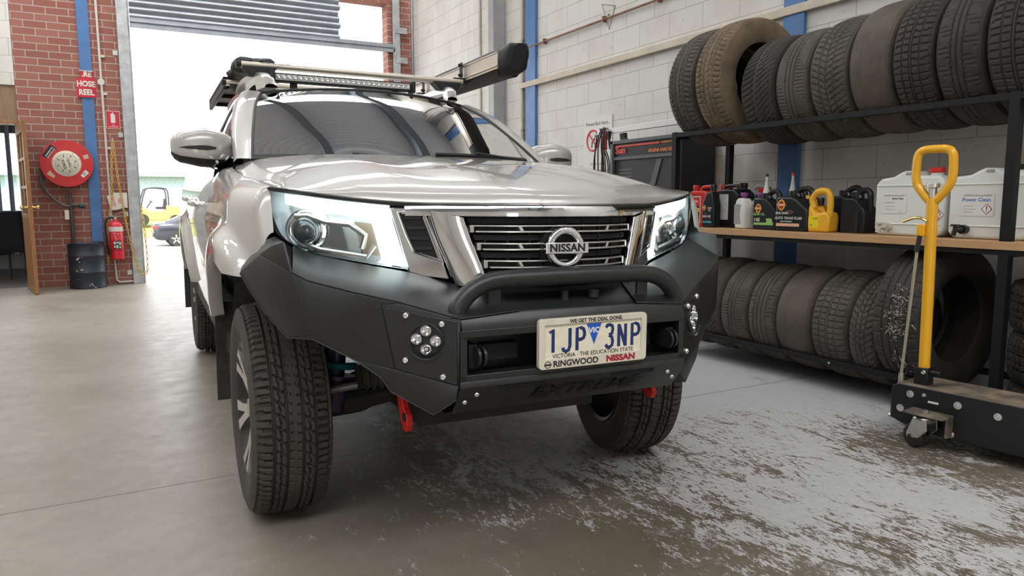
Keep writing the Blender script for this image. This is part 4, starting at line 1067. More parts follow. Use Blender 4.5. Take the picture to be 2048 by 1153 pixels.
# ---- wheel arch liners, chassis, suspension, flaps
def liner(m, yws):
    for yw in yws:
        G = [[V(x, yw+.50*math.cos(t), .42+.50*math.sin(t)) for x in (.40, .60, .84)] for t in np.linspace(R(-5), R(132), 26)]
        m.slab(G, (0, 0, .01))
        xi = .38 if yw == FA else .42; m.bb((xi, yw-.5, .55), (xi+.03, yw+.5, .95))
for yw in (FA, RA): sides(lambda m: liner(m, (yw,)), 'wheel_arch_liner', DIRTY, ang=50)
m = MB(); m.bb((-.40, -.55, .50), (.40, .62, 1.0)); m.bb((-.70, .60, .50), (.70, 2.45, .62)); m.bb((-.45, -.70, .54), (-.35, 4.1, .66)); m.bb((.35, -.70, .54), (.45, 4.1, .66)); m.bb((-.34, -.45, .34), (.34, .35, .50)); m.build('chassis', DUSTY, truck)
def lower_arm(m):
    m.tube(cr([(.30, -.16, .40), (.46, -.12, .365), (.60, -.08, .345), (.70, -.06, .33)], 4), [.035]*4+[.045]*4+[.05]*4+[.035], 10); m.tube(cr([(.30, .20, .40), (.5, .08, .36), (.70, -.06, .33)], 4), .035, 10)
sides(lower_arm, 'lower_control_arm', DUSTY)
def tierod(m): m.tube([(.30, -.24, .47), (.45, -.235, .455), (.62, -.20, .43), (.68, -.18, .425)], [.03, .016, .013, .018], 10)
sides(tierod, 'tie_rod', mat('raw_steel_grey', (.22, .21, .20), .5, .6))
def boot(m): m.tube([(lerp(.24, .50, i/40), -.26+.0*i, .505-.002*i/4) for i in range(41)], [.040+.010*(i % 4 < 2)+.012*(1-i/40) for i in range(41)], 16)
sides(boot, 'steering_boot', DIRTY)
def spring(m):
    a = V(.545, -.12, .46); b = V(.50, -.10, .88)
    m.tube([a.lerp(b, i/130)+V(.066*math.cos(i*.31), .066*math.sin(i*.31), 0) for i in range(131)], .0125, 8)
sides(spring, 'coil_spring', TEAL)
def damper(m): m.cyl((.56, -.125, .36), (.52, -.108, .70), .032); m.cyl((.545, -.12, .455), (.543, -.119, .468), .075); m.cyl((.57, -.13, .34), (.55, -.12, .42), .045)
sides(damper, 'shock_absorber', mat('purple_black_damper', (.03, .015, .05), .4))
def knuckle(m): m.box((.68, -.06, .40), (.07, .14, .26)); m.cyl((.66, -.06, .37), (.73, -.06, .37), .09)
sides(knuckle, 'steering_knuckle', DUSTY, bevel=.015)
def flapf(m): m.slab(patch([[(x, .46+.02*(z < .5), z) for z in (.68, .50, .38, .265)] for x in (.69, .80, .905)], 3, 4), (0, .012, 0))
sides(flapf, 'mud_flap', DIRTY)
def flapr(m): m.slab([[(x, RA+.52, z) for z in (.78, .5, .25)] for x in (.66, .905)], (0, .012, 0))
sides(flapr, 'mud_flap', DIRTY)
m = MB(); m.tube([(-.75, RA, .37), (.75, RA, .37)], .045, 12); m.sphere((0, RA, .37), (.16, .15, .14)); m.build('rear_axle', DUSTY, truck)
# ---- wheels
tme = tyre_mesh('wheel', .372, .255, .232, 'highway', RUBT, 460, 72, .0125)
def rim_mesh():
    m = MB(); n = 48
    m.lathe([(.222, -.105), (.236, -.112), (.238, -.104), (.222, -.088), (.212, -.03), (.208, .06), (.222, .09), (.238, .104), (.236, .112), (.222, .105), (.200, .06), (.204, -.03), (.214, -.09)], n, (0, 0, 0), (1, 0, 0), mat=1, cap=False)
    for k in range(6):
        a = 2*PI*k/6
        for d in (-.17, .17):
            P = []
            for r, w_, x in ((.05, .020, .085), (.10, .017, .091), (.16, .015, .099), (.228, .020, .112)):
                t = a+d*(r/.224)*1.0; P.append((V(x, r*math.sin(t), r*math.cos(t)), w_, V(0, math.cos(t), -math.sin(t))))
            G = []
            for p, w_, tn in P: G.append([p-tn*w_-V(.035, 0, 0), p-tn*w_, p+tn*w_, p+tn*w_-V(.035, 0, 0)])
            m.grid(G, mat=0)
    m.lathe([(.075, .03), (.072, .086), (.034, .090), (.032, .098), (0, .099)], 24, (0, 0, 0), (1, 0, 0), mat=0)
    for k in range(6): t = 2*PI*(k+.5)/6; m.cyl((.06, .057*math.sin(t), .057*math.cos(t)), (.08, .057*math.sin(t), .057*math.cos(t)), .010, n=6, mat=1)
    return m
def disc_mesh(): 
    m = MB(); m.lathe([(.16, -.05), (.16, -.028), (.08, -.028), (.08, .03), (0, .03)], 32, (0, 0, 0), (1, 0, 0)); m.lathe([(.16, -.05), (.05, -.05), (.05, -.09), (0, -.09)], 32, (0, 0, 0), (1, 0, 0)); return m
first = None
for x, y, steer in ((-.745, FA, R(.3)), (.74, FA, R(-11)), (-.745, RA, 0), (.785, RA, 0)):
    o = bpy.data.objects.new('wheel', tme); C.objects.link(o); o.parent = truck; o.location = (x, y, .366)
    o.rotation_euler = (R(11*(x+y)), 0, steer+(PI if x < 0 else 0))
    if first is None:
        r_ = rim_mesh().build('rim', [ALLOY, ALLOYD], o, ang=40); d_ = disc_mesh().build('brake_disc', mat('rusty_disc', (.16, .13, .11), .5, .7, var=.3), o); first = (r_, d_)
    else:
        for q in first: c = q.copy(); C.objects.link(c); c.parent = o
# ------------------------------------------------------------------ tyre rack along the right wall
RACK = mat('black_rack_steel', (.010, .010, .011), .5, var=.2, vs=6, spec=.3)
FX, RX = 3.55, 4.07
rk_ = thing('tyre_rack', 'black steel two-tier tyre rack standing along the white block wall', 'rack', (FX, 1.84, 0))
def rmb(): m = MB(); m.M = Matrix.Translation((-FX, -1.84, 0)); return m
for x in (FX, RX):
    for y in (1.84, 4.085):
        m = rmb(); m.bb((x-.022, y-.022, 0), (x+.022, y+.022, 1.57)); 
        if y < 2 and x == FX:
            for z in np.arange(.55, .80, .05): m.cyl((x-.0235, y, z), (x-.022, y, z), .006, n=8)
        m.build('post', RACK, rk_, bevel=.002)
for x in (FX, RX):
    for z in (.17, .853, 1.545):
        m = rmb(); m.bb((x-.02, .4 if z > .5 else 1.84, z-.012), (x+.02, 4.085, z+.02)); m.build('rail', RACK, rk_, bevel=.002)
for y, zs_ in ((1.84, (.853,)), (4.085, (.17, .853, 1.545))):
    for z in zs_:
        m = rmb(); m.bb((FX, y-.02, z-.02), (RX, y+.02, z+.011)); m.build('cross_rail', RACK, rk_, bevel=.002)
m = rmb(); bolt(m, (FX-.02, 2.72, .172), (-1, 0, 0), .008); m.build('rail_bolt', BOLT, rk_)
PLY = wood('worn_shelf_plank', (.40, .22, .10), (.55, .34, .17), (6, 1.2, 60), .6)
m = MB(); m.bb((FX-.03, .6, .866), (RX+.05, 4.12, .904)); pl = m.build('shelf_plank', PLY, bevel=.002)
tag(pl, 'worn timber shelf plank carrying oil bottles across the middle of the tyre rack', 'shelf')
TOPT = [(4.05, .245, .40, 'allterrain', RUB_GREY, 'large grey all-terrain tyre at the far end of the top row'),
 (3.78, .255, .405, 'allterrain', RUB_BROWN, 'large brown muddy tyre standing tallest on the top row'),
 (3.44, .262, .332, 'swirl', RUB, 'small black tyre with curved swirl tread, just right of the brown muddy tyre'),
 (3.165, .235, .33, 'zig', RUB_GREY, 'dusty tyre with thin zigzag tread left of the arrow-grooved tyre'),
 (2.92, .25, .338, 'arrow', RUB_GREY, 'tyre with long arrow grooves beside the bald tyre on the top row'),
 (2.66, .24, .348, 'bald', RUB_DUST, 'bald worn smooth tyre in the middle of the top row'),
 (2.41, .215, .350, 'block', RUB, 'black tyre with square block tread just right of the bald tyre'),
 (2.19, .225, .352, 'zig', RUB, 'dark tyre with fine zigzag tread on the top row above the white drums'),
 (1.957, .25, .355, 'block', RUB, 'black blocky tyre nearest the camera over the right rack post')]
LOWT = [(4.05, .225, .315, 'rib', RUB_GREY, 'tyre at the dark far end of the lower row, mostly hidden behind the bull bar'),
 (3.82, .235, .318, 'swirl', RUB_GREY, 'brown-grey swirl tread tyre beside the bull bar on the lower row'),
 (3.57, .23, .315, 'zig', RUB_GREY, 'grey tyre with chain-like centre tread, third along the lower row'),
 (3.33, .215, .315, 'rib', RUB_GREY, 'grey ribbed tyre fourth along the lower row, left of the bald one'),
 (3.11, .25, .315, 'bald', RUB_DUST, 'bald scuffed tyre in the middle of the lower row'),
 (2.85, .24, .315, 'block', RUB_GREY, 'tyre with brick-like block tread just right of the bald lower tyre'),
 (2.60, .17, .315, 'arrow', RUB_GREY, 'tyre with sweeping arrow grooves beside the big torn tyre on the lower row'),
 (2.42, .265, .385, 'rib', RUB, 'large black tyre with torn frayed tread behind the yellow handle')]
def rack_tyre(i, d, zr, cx, group):
    e, W, Rr, kind, mt, label = d
    me = tyre_mesh('tyre', Rr, W, Rr*.60, kind, mt, 300, 44, .0075)
    o = bpy.data.objects.new('tyre', me); C.objects.link(o)
    h = abs(cx-(FX+.0)); hr = RX-cx; h = (FX-RX)/2; z = zr+math.sqrt(max(.01, (Rr-.002)**2-((RX-FX)/2-.01)**2)); z = z+.004
    o.location = ((FX+RX)/2, e-W/2, z); o.rotation_euler = (R(37*i), 0, PI/2)
    o.rotation_mode = 'XYZ'; o.rotation_euler = Euler((0, 0, R(90)), 'XYZ')
    o.matrix_world = Matrix.Translation(o.location) @ Matrix.Rotation(R(90), 4, 'Z') @ Matrix.Rotation(R(23*i), 4, 'X')
    return tag(o, label, 'tyre', group)
for i, d in enumerate(TOPT): rack_tyre(i, d, 1.556, 0, 'tyres on the top tier of the rack')
for i, d in enumerate(LOWT):
    o = rack_tyre(i+11, d, .181, 0, 'tyres on the lower tier of the rack')
    if i == 7:
        CORD = mat('frayed_tyre_cord', (.42, .38, .32), .8); m = MB(); rnd = random.Random(3); Rr = d[2]
        for k in range(220):
            a = R(rnd.uniform(116, 152)) if k < 150 else R(rnd.uniform(145, 205)); x = rnd.gauss(-.02, .03); r0 = Rr-.008; p = Vector((x, r0*math.sin(a), r0*math.cos(a)))
            q = p*1.0+Vector((rnd.uniform(-.03, .03), 0, 0)); a2 = a+rnd.uniform(-.06, .06); q = Vector((x+rnd.uniform(-.028, .028), (r0+rnd.uniform(.004, .02))*math.sin(a2), (r0+rnd.uniform(.004, .02))*math.cos(a2)))
            m.cyl(p, q, rnd.uniform(.002, .004), .001, n=4)
        c = m.build('torn_cord', CORD, o); c['kind'] = 'stuff'
STK = [(.14, 'tyre lying lowest in the stack past the right rack post, mostly behind the dolly'), (.38, 'chunky tyre in the middle of the flat stack past the right rack post'), (.62, 'chunky tyre lying on top of the stack past the right rack post')]
for k, (z, lab) in enumerate(STK):
    me = tyre_mesh('tyre', .345, .238, .215, 'allterrain', RUB, 300, 44, .010); o = bpy.data.objects.new('tyre', me); C.objects.link(o)
    o.matrix_world = Matrix.Translation((3.89, 1.58+.01*k, z-.02)) @ Matrix.Rotation(R(90), 4, 'Y') @ Matrix.Rotation(R(40*k), 4, 'X'); tag(o, lab, 'tyre', 'tyres stacked past the rack post')
# ------------------------------------------------------------------ bottles and drums on the plank
SZ = .9045
def bottle_thing(name, label, cat, x, y, rz=0, group=None): return thing(name, label, cat, (x, y, SZ), R(-90+rz), group)
def jug(t, w, d, h, col, capcol, cap_x, cap_r, neck, handle, outline=None, bev=.012, cap_h=.03):
    """w, d, h of the body; local x to the viewer's right, -y to the viewer"""
    M_ = Matrix(((1,0,0,0),(0,0,1,0),(0,1,0,0),(0,0,0,1)))
    o_ = outline or [(-w/2, 0), (w/2, 0), (w/2, h*.80), (w*.30, h*.92), (-w*.25, h*.92), (-w/2, h*.80)]
    m = MB(); m.M = M_; m.prism(o_, -d/2, d/2); m.build('body', col, t, bevel=bev, seg=3)
    m = MB(); m.lathe([(neck, 0), (neck, .02)], 20, (cap_x, 0, h*.905)); m.lathe([(cap_r*.96, 0), (cap_r, .004), (cap_r, cap_h-.004), (cap_r*.9, cap_h)], 24, (cap_x, 0, h*.905+.016)); m.build('cap', capcol, t)
    if handle:
        m = MB(); m.tube(cr(handle, 5), .0125, 10); m.build('handle', col, t)
def label_card(t, cx, cz, w, h, yfront, mt, texts=(), extra=None, name='label', rad=.006):
    m = MB(); m.M = frame((cx, yfront-.0006, cz), (1, 0, 0), (0, 0, 1)); m.prism(rrect(w, h, rad, 4), -.0006, .0006); l = m.build(name, mt, t)
    for body, size, dx, dz, ink, kw in texts:
        m = MB(); m.M = frame((cx+dx, yfront-.0014, cz+dz), (1, 0, 0), (0, 0, 1)); m.text(body, size, depth=.0002, **kw); m.build('lettering', ink, l)
    return l
REDP = mat('red_plastic', (.62, .025, .02), .35, coat=.2); BLKP = mat('black_bottle_plastic', (.014, .015, .017), .32); WHTP = mat('white_bottle_plastic', (.72, .72, .68), .4); GRYP = mat('grey_bottle_plastic', (.42, .43, .43), .45)
YELP = mat('yellow_bottle_plastic', (.78, .42, .03), .4); PURP = mat('purple_cap', (.20, .05, .22), .4); CLRP = mat('clear_nozzle', (.62, .60, .54), .25); ORANGE = mat('orange_print', (.72, .20, .02), .4); GREEN = mat('green_print', (.30, .52, .16), .5); PEACH = mat('peach_print', (.75, .45, .28), .5); LBL = mat('white_label', (.70, .70, .67), .5); LGRY = mat('grey_label', (.33, .33, .34), .5); YLBL = mat('yellow_label', (.80, .62, .02), .5); DGRN = mat('dark_green_print', (.05, .22, .12), .5); GOLD = mat('gold_print', (.75, .42, .06), .4)
LBLK = mat('black_label', (.01, .01, .012), .4)
def roundel(t, cx, cz, r, yf):
    m = MB(); m.M = frame((cx, yf-.001, cz), (1, 0, 0), (0, 0, 1)); m.prism([(r*math.cos(a)*.86, r*1.12*math.sin(a)) for a in np.linspace(0, 2*PI, 28, endpoint=False)], -.0004, .0004); b = m.build('roundel', GOLD, t)
    m = MB(); m.M = frame((cx, yf-.0017, cz), (1, 0, 0), (0, 0, 1)); m.prism([(r*.68*math.cos(a)*.86, r*.85*math.sin(a)) for a in np.linspace(0, 2*PI, 28, endpoint=False)], -.0002, .0002); m.build('roundel_centre', mat('dark_red_print', (.30, .03, .02), .4), b)
    m = MB(); m.M = frame((cx, yf-.0022, cz), (1, 0, 0), (0, 0, 1)); m.prism([(-r*1.1, -r*.26), (r*1.1, -r*.26), (r*1.1, r*.26), (-r*1.1, r*.26)], -.0002, .0002); m.build('roundel_band', ORANGE, b)
    m = MB(); m.M = frame((cx, yf-.0028, cz), (1, 0, 0), (0, 0, 1)); m.text('PENRITE', r*.50, depth=0, bold=.0003, sx=.85); m.build('roundel_name', WHITE, b)
# red jerry cans
t = bottle_thing('jerry_can', 'large red plastic jerry can with a white-bordered label at the left end of the plank', 'jerry can', 3.72, 3.965)
jug(t, .24, .14, .275, REDP, REDP, -.085, .022, .018, [(.095, 0, .235), (.095, 0, .278), (.03, 0, .282), (-.025, 0, .272), (-.03, 0, .235)])
l = label_card(t, -.03, .12, .135, .19, -.07, LBL); 
m = MB(); m.M = frame((-.03, -.0716, .12), (1,0,0), (0,0,1)); m.prism(rrect(.119, .174, .004), 0, .0006); m.build('label_panel', LBLK, l)
m = MB(); m.M = frame((-.03, -.0725, .175), (1,0,0), (0,0,1)); m.prism(rrect(.117, .055, .004), 0, .0006); m.build('label_band', mat('bright_red_print', (.75, .03, .02), .4), l)
m = MB(); m.M = frame((-.03, -.0725, .118), (1,0,0), (0,0,1)); m.prism(rrect(.115, .03, .002), 0, .0006); m.build('label_stripe', YLBL, l)
m = MB(); m.M = frame((-.03, -.0735, .18), (1,0,0), (0,0,1)); m.text('coolant', .026, depth=0, bold=.0006, shear=.15); m.build('label_name', WHITE, l)
m = MB(); m.M = frame((.1206, .0, .12), (0, 1, 0), (0, 0, 1)); m.prism([(-.05, -.07), (.03, -.06), (.03, .07), (-.05, .06)], 0, .0008); m.build('side_label', LBL, t)
t = bottle_thing('jerry_can', 'second red jerry can tucked behind the first, only its handle showing', 'jerry can', 3.93, 3.93)
jug(t, .22, .14, .28, REDP, REDP, -.07, .022, .018, [(.09, 0, .24), (.09, 0, .284), (.03, 0, .288), (-.02, 0, .278), (-.03, 0, .24)])
# slim black bottle
t = bottle_thing('oil_bottle', 'slim one-litre black oil bottle in front of the red jerry can', 'bottle', 3.650, 3.82)
jug(t, .115, .075, .275, BLKP, BLKP, .015, .024, .020, None, [(-.057, 0), (.057, 0), (.057, .155), (.045, .20), (.038, .245), (-.010, .245), (-.03, .215), (-.052, .17), (-.057, .14)])
roundel(t, -.03, .135, .017, -.0376)
label_card(t, .0, .075, .085, .10, -.0376, LBLK, [('GEAR', .016, .022, .058, LBL, dict(bold=.0004)), ('OIL', .016, .022, .042, LBL, dict(bold=.0004)), ('80W-90', .022, -.004, .0, LBL, dict(bold=.0005)), ('FULL', .014, -.015, .024, DGRN, {})])
m = MB(); m.M = frame((0, -.0392, .038), (1,0,0), (0,0,1)); m.prism(rrect(.086, .012, .002), 0, .0006); m.build('label_stripe', mat('teal_print', (.05, .35, .42), .5), t)
# black 10 litre can with back label
t = bottle_thing('jerry_can', 'big black plastic can with a white back label beside the slim black bottle', 'jerry can', 3.80, 3.755)
jug(t, .225, .16, .285, BLKP, BLKP, .08, .030, .026, [(-.09, 0, .245), (-.085, 0, .280), (-.02, 0, .287), (.03, 0, .280), (.035, 0, .245)])
label_card(t, -.03, .14, .105, .175, -.08, LBL, [('SAFETY DIRECTIONS', .009, 0, .075, INK, {}), ('FIRST AID', .009, 0, .06, INK, {}), ('i   !   +', .03, 0, .02, LGRY, {}), ('keep out of reach', .009, 0, -.02, INK, {}), ('of children', .009, 0, -.035, INK, {})])
# grey jug with a heart-shaped handle, behind
t = bottle_thing('oil_jug', 'grey jug with a looped handle standing behind the white bottles', 'jug', 3.93, 3.64)
jug(t, .15, .10, .255, GRYP, mat('green_cap', (.12, .20, .08), .5), .07, .016, .014, [(-.05, 0, .225), (-.055, 0, .268), (0, 0, .285), (.05, 0, .268), (.045, 0, .225), (.0, 0, .205), (-.05, 0, .225)])
# white bottles with purple caps
t = bottle_thing('coolant_bottle', 'white one-litre bottle with a purple cap and grey label, in front of the grey jug', 'bottle', 3.665, 3.535, -8)
ol = [(-.048, 0), (.048, 0), (.048, .14), (.043, .175), (.022, .2), (-.02, .2), (-.04, .185), (-.048, .16)]
jug(t, .096, .075, .215, WHTP, PURP, .0, .024, .018, None, ol, cap_h=.026)
m = MB(); m.tube(cr([(.040, -.0, .175), (.025, -.030, .15), (.020, -.036, .09), (.024, -.03, .02)], 5), .008, 8); m.build('grip_fold', WHTP, t)
label_card(t, -.017, .095, .068, .13, -.038, LGRY, [('steering fluid', .009, 0, .055, INK, {}), ('read before use', .006, 0, .035, INK, {}), ('do not swallow', .006, 0, .02, INK, {}), ('store upright', .006, 0, -.02, INK, {}), ('1 L', .012, -.02, -.05, INK, {})])
q = dup(t, (3.72, 3.445, SZ), 'second white purple-capped bottle, half hidden by the black gear oil bottle')
t = bottle_thing('oil_bottle', 'dark bottle with a bright red cap in the back row behind the white bottles', 'bottle', 3.86, 3.555)
jug(t, .09, .09, .25, BLKP, REDP, 0, .034, .03, None, cap_h=.026)
# nozzle bottles
def nozzle(t, x, z, capm):
    m = MB(); m.lathe([(.022, 0), (.020, .014), (.013, .04), (.0085, .075), (.0075, .105)], 16, (x, 0, z)); m.build('nozzle', CLRP, t)
    m = MB(); m.cyl((x, 0, z+.104), (x, 0, z+.122), .0095); m.build('nozzle_tip', capm, t)
def pen_outline(w, h): return [(-w/2, 0), (w/2, 0), (w/2, h*.52), (w*.44, h*.60), (w*.30, h*.70), (w*.12, h*.83), (.0, h*.87), (-w*.44, h*.88), (-w/2, h*.84)]
def pen(label, x, y, w, d, h, rz=0, nz=None, capm=None):
    t = bottle_thing('oil_bottle', label, 'bottle', x, y, rz)
    M_ = Matrix(((1,0,0,0),(0,0,1,0),(0,1,0,0),(0,0,0,1)))
    m = MB(); m.M = M_; m.prism(pen_outline(w, h), -d/2, d/2); m.build('body', BLKP, t, bevel=.014, seg=3)
    m = MB(); m.tube(cr([(-w*.05, 0, h*.97), (w*.12, 0, h*1.06), (w*.30, 0, h*1.07), (w*.42, 0, h*.97), (w*.44, 0, h*.75), (w*.44, 0, h*.50)], 5), .0165, 10); m.tube([(-w*.05, 0, h*.99), (w*.02, 0, h*.86)], .017, 10); m.build('handle', BLKP, t)
    m = MB(); m.lathe([(.023, 0), (.023, .03)], 18, (-w*.16, 0, h*.86)); m.lathe([(.027, .0), (.027, .028), (.024, .031)], 20, (-w*.16, 0, h*.89)); m.build('cap', BLKP, t)
    if nz: nozzle(t, -w*.16, h*.89+.03, nz)
    return t
t = pen('black gear oil bottle with a green label stripe and a black-tipped clear nozzle', 3.665, 3.32, .185, .10, .225, 0, BLKP)
yf = -.0505
roundel(t, -.045, .135, .026, yf)
for body, s_, x, z, mt in (('GEAR OIL', .022, -.038, .098, GREEN), ('140', .034, -.055, .062, LBL), ('MINERAL', .012, .045, .066, LBL)):
    m = MB(); m.M = frame((x, yf-.001, z), (1,0,0), (0,0,1)); m.text(body, s_, depth=0, bold=.0006); m.build('lettering', mt, t)
m = MB(); m.M = frame((.0, yf-.001, .038), (1,0,0), (0,0,1)); m.prism(rrect(.16, .015, .002), 0, .0006); m.prism([(.02, .005), (.075, .005), (.065, .035), (.03, .035)], 0, .0004); m.build('label_stripe', GREEN, t)
t = pen('black oil bottle with a red-tipped clear nozzle in the back row', 3.83, 3.26, .17, .10, .235, 0, REDP)
t = pen('black four-litre transmission fluid bottle with an orange and gold roundel', 3.66, 3.095, .225, .135, .238, 4)
yf = -.068
roundel(t, -.068, .158, .030, yf)
for body, s_, x, z, mt in (('MULTIVEH', .020, -.062, .108, LBL), ('AUTO TRANS FLUID', .021, -.016, .078, LBL), ('FULLY SYNTHETIC', .010, -.03, .058, LBL), ('4', .02, .07, .038, INK)):
    m = MB(); m.M = frame((x, yf-.0012, z), (1,0,0), (0,0,1)); m.text(body, s_, depth=0, bold=.0005, shear=.15); m.build('lettering', mt, t)
m = MB(); m.M = frame((-.02, yf-.0006, .038), (1,0,0), (0,0,1)); m.prism(rrect(.165, .018, .002), 0, .0005); m.build('label_stripe', PEACH, t)
m = MB(); m.M = frame((.0, yf-.0008, .115), (1,0,0), (0,0,1)); m.tube([(-.008+.022*math.cos(a), .008*math.sin(a), 0) for a in np.linspace(0, 6, 16)], .0012, 5); m.build('label_swirl', mat('pink_print', (.6, .25, .25), .5), t)
m = MB(); m.M = frame((.078, -.018, .205), (1,0,0), (0,0,1)); m.prism(rrect(.024, .022, .006), 0, .003); m.build('handle_tab', YELP, t)
# yellow bottle with a great looped handle
t = bottle_thing('oil_bottle', 'mustard yellow four-litre bottle with a big looped handle', 'bottle', 3.665, 2.915, 6)
jug(t, .135, .11, .17, YELP, BLKP, -.02, .02, .016, None, [(-.067, 0), (.067, 0), (.07, .09), (.055, .12), (-.02, .11), (-.062, .165), (-.067, .13)], .016)
m = MB(); m.tube(cr([(-.05, -.02, .14), (-.062, -.02, .19), (-.035, -.02, .228), (.005, -.02, .24), (.04, -.02, .228), (.055, -.02, .18), (.052, -.02, .09)], 6), [.018]*12+[.021]*12+[.019]*13, 12); m.slab([[(-.058, -.01, .15), (-.058, -.01, .205)], [(.03, .0, .09), (-.01, .0, .16)]], (0, .03, 0)); m.build('handle', YELP, t)
label_card(t, -.028, .06, .065, .07, -.055, YLBL, [('CVT', .018, .012, .018, INK, dict(bold=.0004)), ('4 L', .016, -.012, -.02, INK, dict(bold=.0003))])
t = pen('black bottle half hidden behind the mustard yellow one', 3.86, 2.90, .20, .12, .24)
t = pen('black bottle at the right end of the oil row, next to the bare plank', 3.74, 2.735, .155, .12, .225)
m = MB(); m.tube([(.035, -.061, .01+.012*i) for i in range(10)], .012, 8); m.build('body_rib', BLKP, t)
# 20 litre drums
HD = NT('milky_drum_plastic'); HD.set(Base_Color=(.70, .72, .68), Roughness=.38, Subsurface_Weight=.25); HD.b.inputs['Subsurface Radius'].default_value = (.05, .05, .05)
HD = HD.m; HD2 = mat('yellowed_drum_plastic', (.66, .68, .56), .4)
def diamond(m, x, z, r, y, ink, red):
    pass
def drum20(label, y, capm, tapm, kind, mt):
    t = bottle_thing('chemical_drum', label, 'drum', 3.755, y, 0, None)
    w, d, h = .375, .25, .315
    M_ = Matrix(((1,0,0,0),(0,0,1,0),(0,1,0,0),(0,0,0,1)))
    ol_ = [(-w/2, .02), (-w/2+.02, 0), (w/2-.02, 0), (w/2, .02), (w/2, .285), (w/2-.02, h-.01), (.02, h-.008), (-.02, h+.002), (-.03, h+.028), (-.065, h+.028), (-.085, h+.0), (-w/2+.03, h-.01), (-w/2, .28)]
    ol_ = [(-w/2, .03), (-w/2+.03, 0), (w/2-.03, 0), (w/2, .03), (w/2, .275), (w/2-.03, .31), (.05, .312), (.03, .335), (-.03, .338), (-.06, .325), (-.09, .308), (-w/2+.03, .30), (-w/2, .27)]
    m = MB(); m.M = M_; m.prism(ol_, -d/2, d/2); m.build('body', mt, t, bevel=.022, seg=4, ang=50)
    for z in (.062, .262):
        m = MB(); m.tube([(-w/2+.01, -d/2-.001, z), (w/2-.01, -d/2-.001, z)], .0045, 8); m.build('moulded_rib', mt, t)
    m = MB(); m.M = frame((.0, -d/2-.0008, .322), (1,0,0), (0,0,1)); m.prism(rrect(.04, .014, .006), 0, .001); m.build('handle_slot', LGRY, t)
    m = MB(); m.lathe([(.030, 0), (.030, .02)], 24, (.095, -.04, .308)); m.build('neck', mt, t)
    m = MB(); m.lathe([(.036, 0), (.038, .004), (.038, .022), (.035, .026)], 26, (.095, -.04, .325)); m.build('cap', capm, t)
    m = MB(); m.cyl((-.10, -d/2+.005, .045), (-.10, -d/2-.03, .045), .022); m.tube([(-.10, -d/2-.03, .045), (-.115, -d/2-.055, .045), (-.122, -d/2-.06, .015)], [.013, .014, .012], 10); m.bb((-.128, -d/2-.075, .062), (-.095, -d/2-.05, .070)); m.cyl((-.114, -d/2-.057, .04), (-.114, -d/2-.057, .066), .010); m.build('tap', tapm, t)
    if kind == 'brake':
        label_card(t, -.075, .168, .135, .105, -d/2-.001, LBL, [('AUBURN Cleaning Supplies', .0105, .0, .042, INK, {}), ('Brake Clean', .013, .02, .026, INK, dict(bold=.0004)), ('FLAMMABLE LIQUID', .006, -.025, .005, INK, {}), ('keep away from heat', .006, -.02, -.015, INK, {}), ('wash hands after use', .006, -.02, -.03, INK, {}), ('20 L', .007, .04, -.045, INK, {})])
        ds = [(.145, .135, .026), (.145, .09, .026), (.175, .112, .02)]
    else:
        label_card(t, -.055, .165, .165, .11, -d/2-.001, LBL, [('AUBURN Cleaning Supplies', .0115, .005, .043, INK, {}), ('Power Clean', .025, .0, .022, mat('label_blue', (.03, .12, .42), .4), dict(bold=.0004)), ('alkaline degreaser', .006, -.035, -.008, INK, {}), ('avoid contact with skin', .006, -.03, -.022, INK, {}), ('rinse with water', .006, -.035, -.036, INK, {})])
        ds = [(-.005, .143, .026)]
    for x, z, r in ds:
        m = MB(); m.M = frame((x, -d/2-.0022, z), (1,0,0), (0,0,1)); m.prism([(r, 0), (0, r), (-r, 0), (0, -r)], 0, .0004); k = m.build('hazard_diamond', DRED, t)
        m = MB(); m.M = frame((x, -d/2-.0030, z), (1,0,0), (0,0,1)); q = r*.82; m.prism([(q, 0), (0, q), (-q, 0), (0, -q)], 0, .0004); m.build('hazard_field', WHITE, k)
        m = MB(); m.M = frame((x, -d/2-.0040, z), (1,0,0), (0,0,1)); m.text('!', r*1.3, depth=0, bold=.0008); m.build('hazard_mark', INK, k)
    return t
drum20('white twenty-litre drum with a red cap and off-white tap', 2.375, REDP, mat('off_white_tap', (.55, .50, .42), .5), 'brake', HD)
drum20('white twenty-litre drum with a black cap and black tap, left of the rack post', 1.975, BLKP, BLKP, 'power', HD)
drum20('yellowish drum standing past the rack post at the photo edge', 1.575, BLKP, BLKP, 'power', HD2)
# ------------------------------------------------------------------ engine analyser, boom with leads, safety sign
ANB = mat('analyser_black', (.02, .021, .024), .45); ANF = mat('analyser_fascia', (.016, .016, .017), .35); SUNR = mat('sun_red', (.62, .07, .05), .4); ORG2 = mat('orange_lettering', (.75, .22, .06), .4); GRYS = mat('dark_grey_strip', (.10, .10, .11), .5)
an = thing('engine_analyser', 'black engine analyser cabinet with red and orange lettering behind the tyre rack', 'cabinet', (3.83, 4.82, 0))
def amb(): m = MB(); m.M = Matrix.Translation((-3.83, -4.82, 0)); return m
m = amb(); m.bb((3.86, 4.38, .08), (4.21, 5.26, 1.60)); m.build('cabinet_body', ANB, an, bevel=.01)
m = amb()
m.bb((3.83, 4.38, .08), (3.86, 4.42, 1.60)); m.bb((3.83, 5.225, .08), (3.86, 5.26, 1.60)); m.bb((3.83, 4.38, 1.57), (3.86, 5.26, 1.60)); m.build('fascia_frame', GRYS, an, bevel=.004)
m = amb(); m.bb((3.853, 4.42, 1.46), (3.862, 5.225, 1.57)); fa = m.build('fascia', ANF, an)
FM = frame((3.8442, 4.82, 1.515), (0, -1, 0), (0, 0, 1)); TR = Matrix.Translation((-3.83, -4.82, 0))
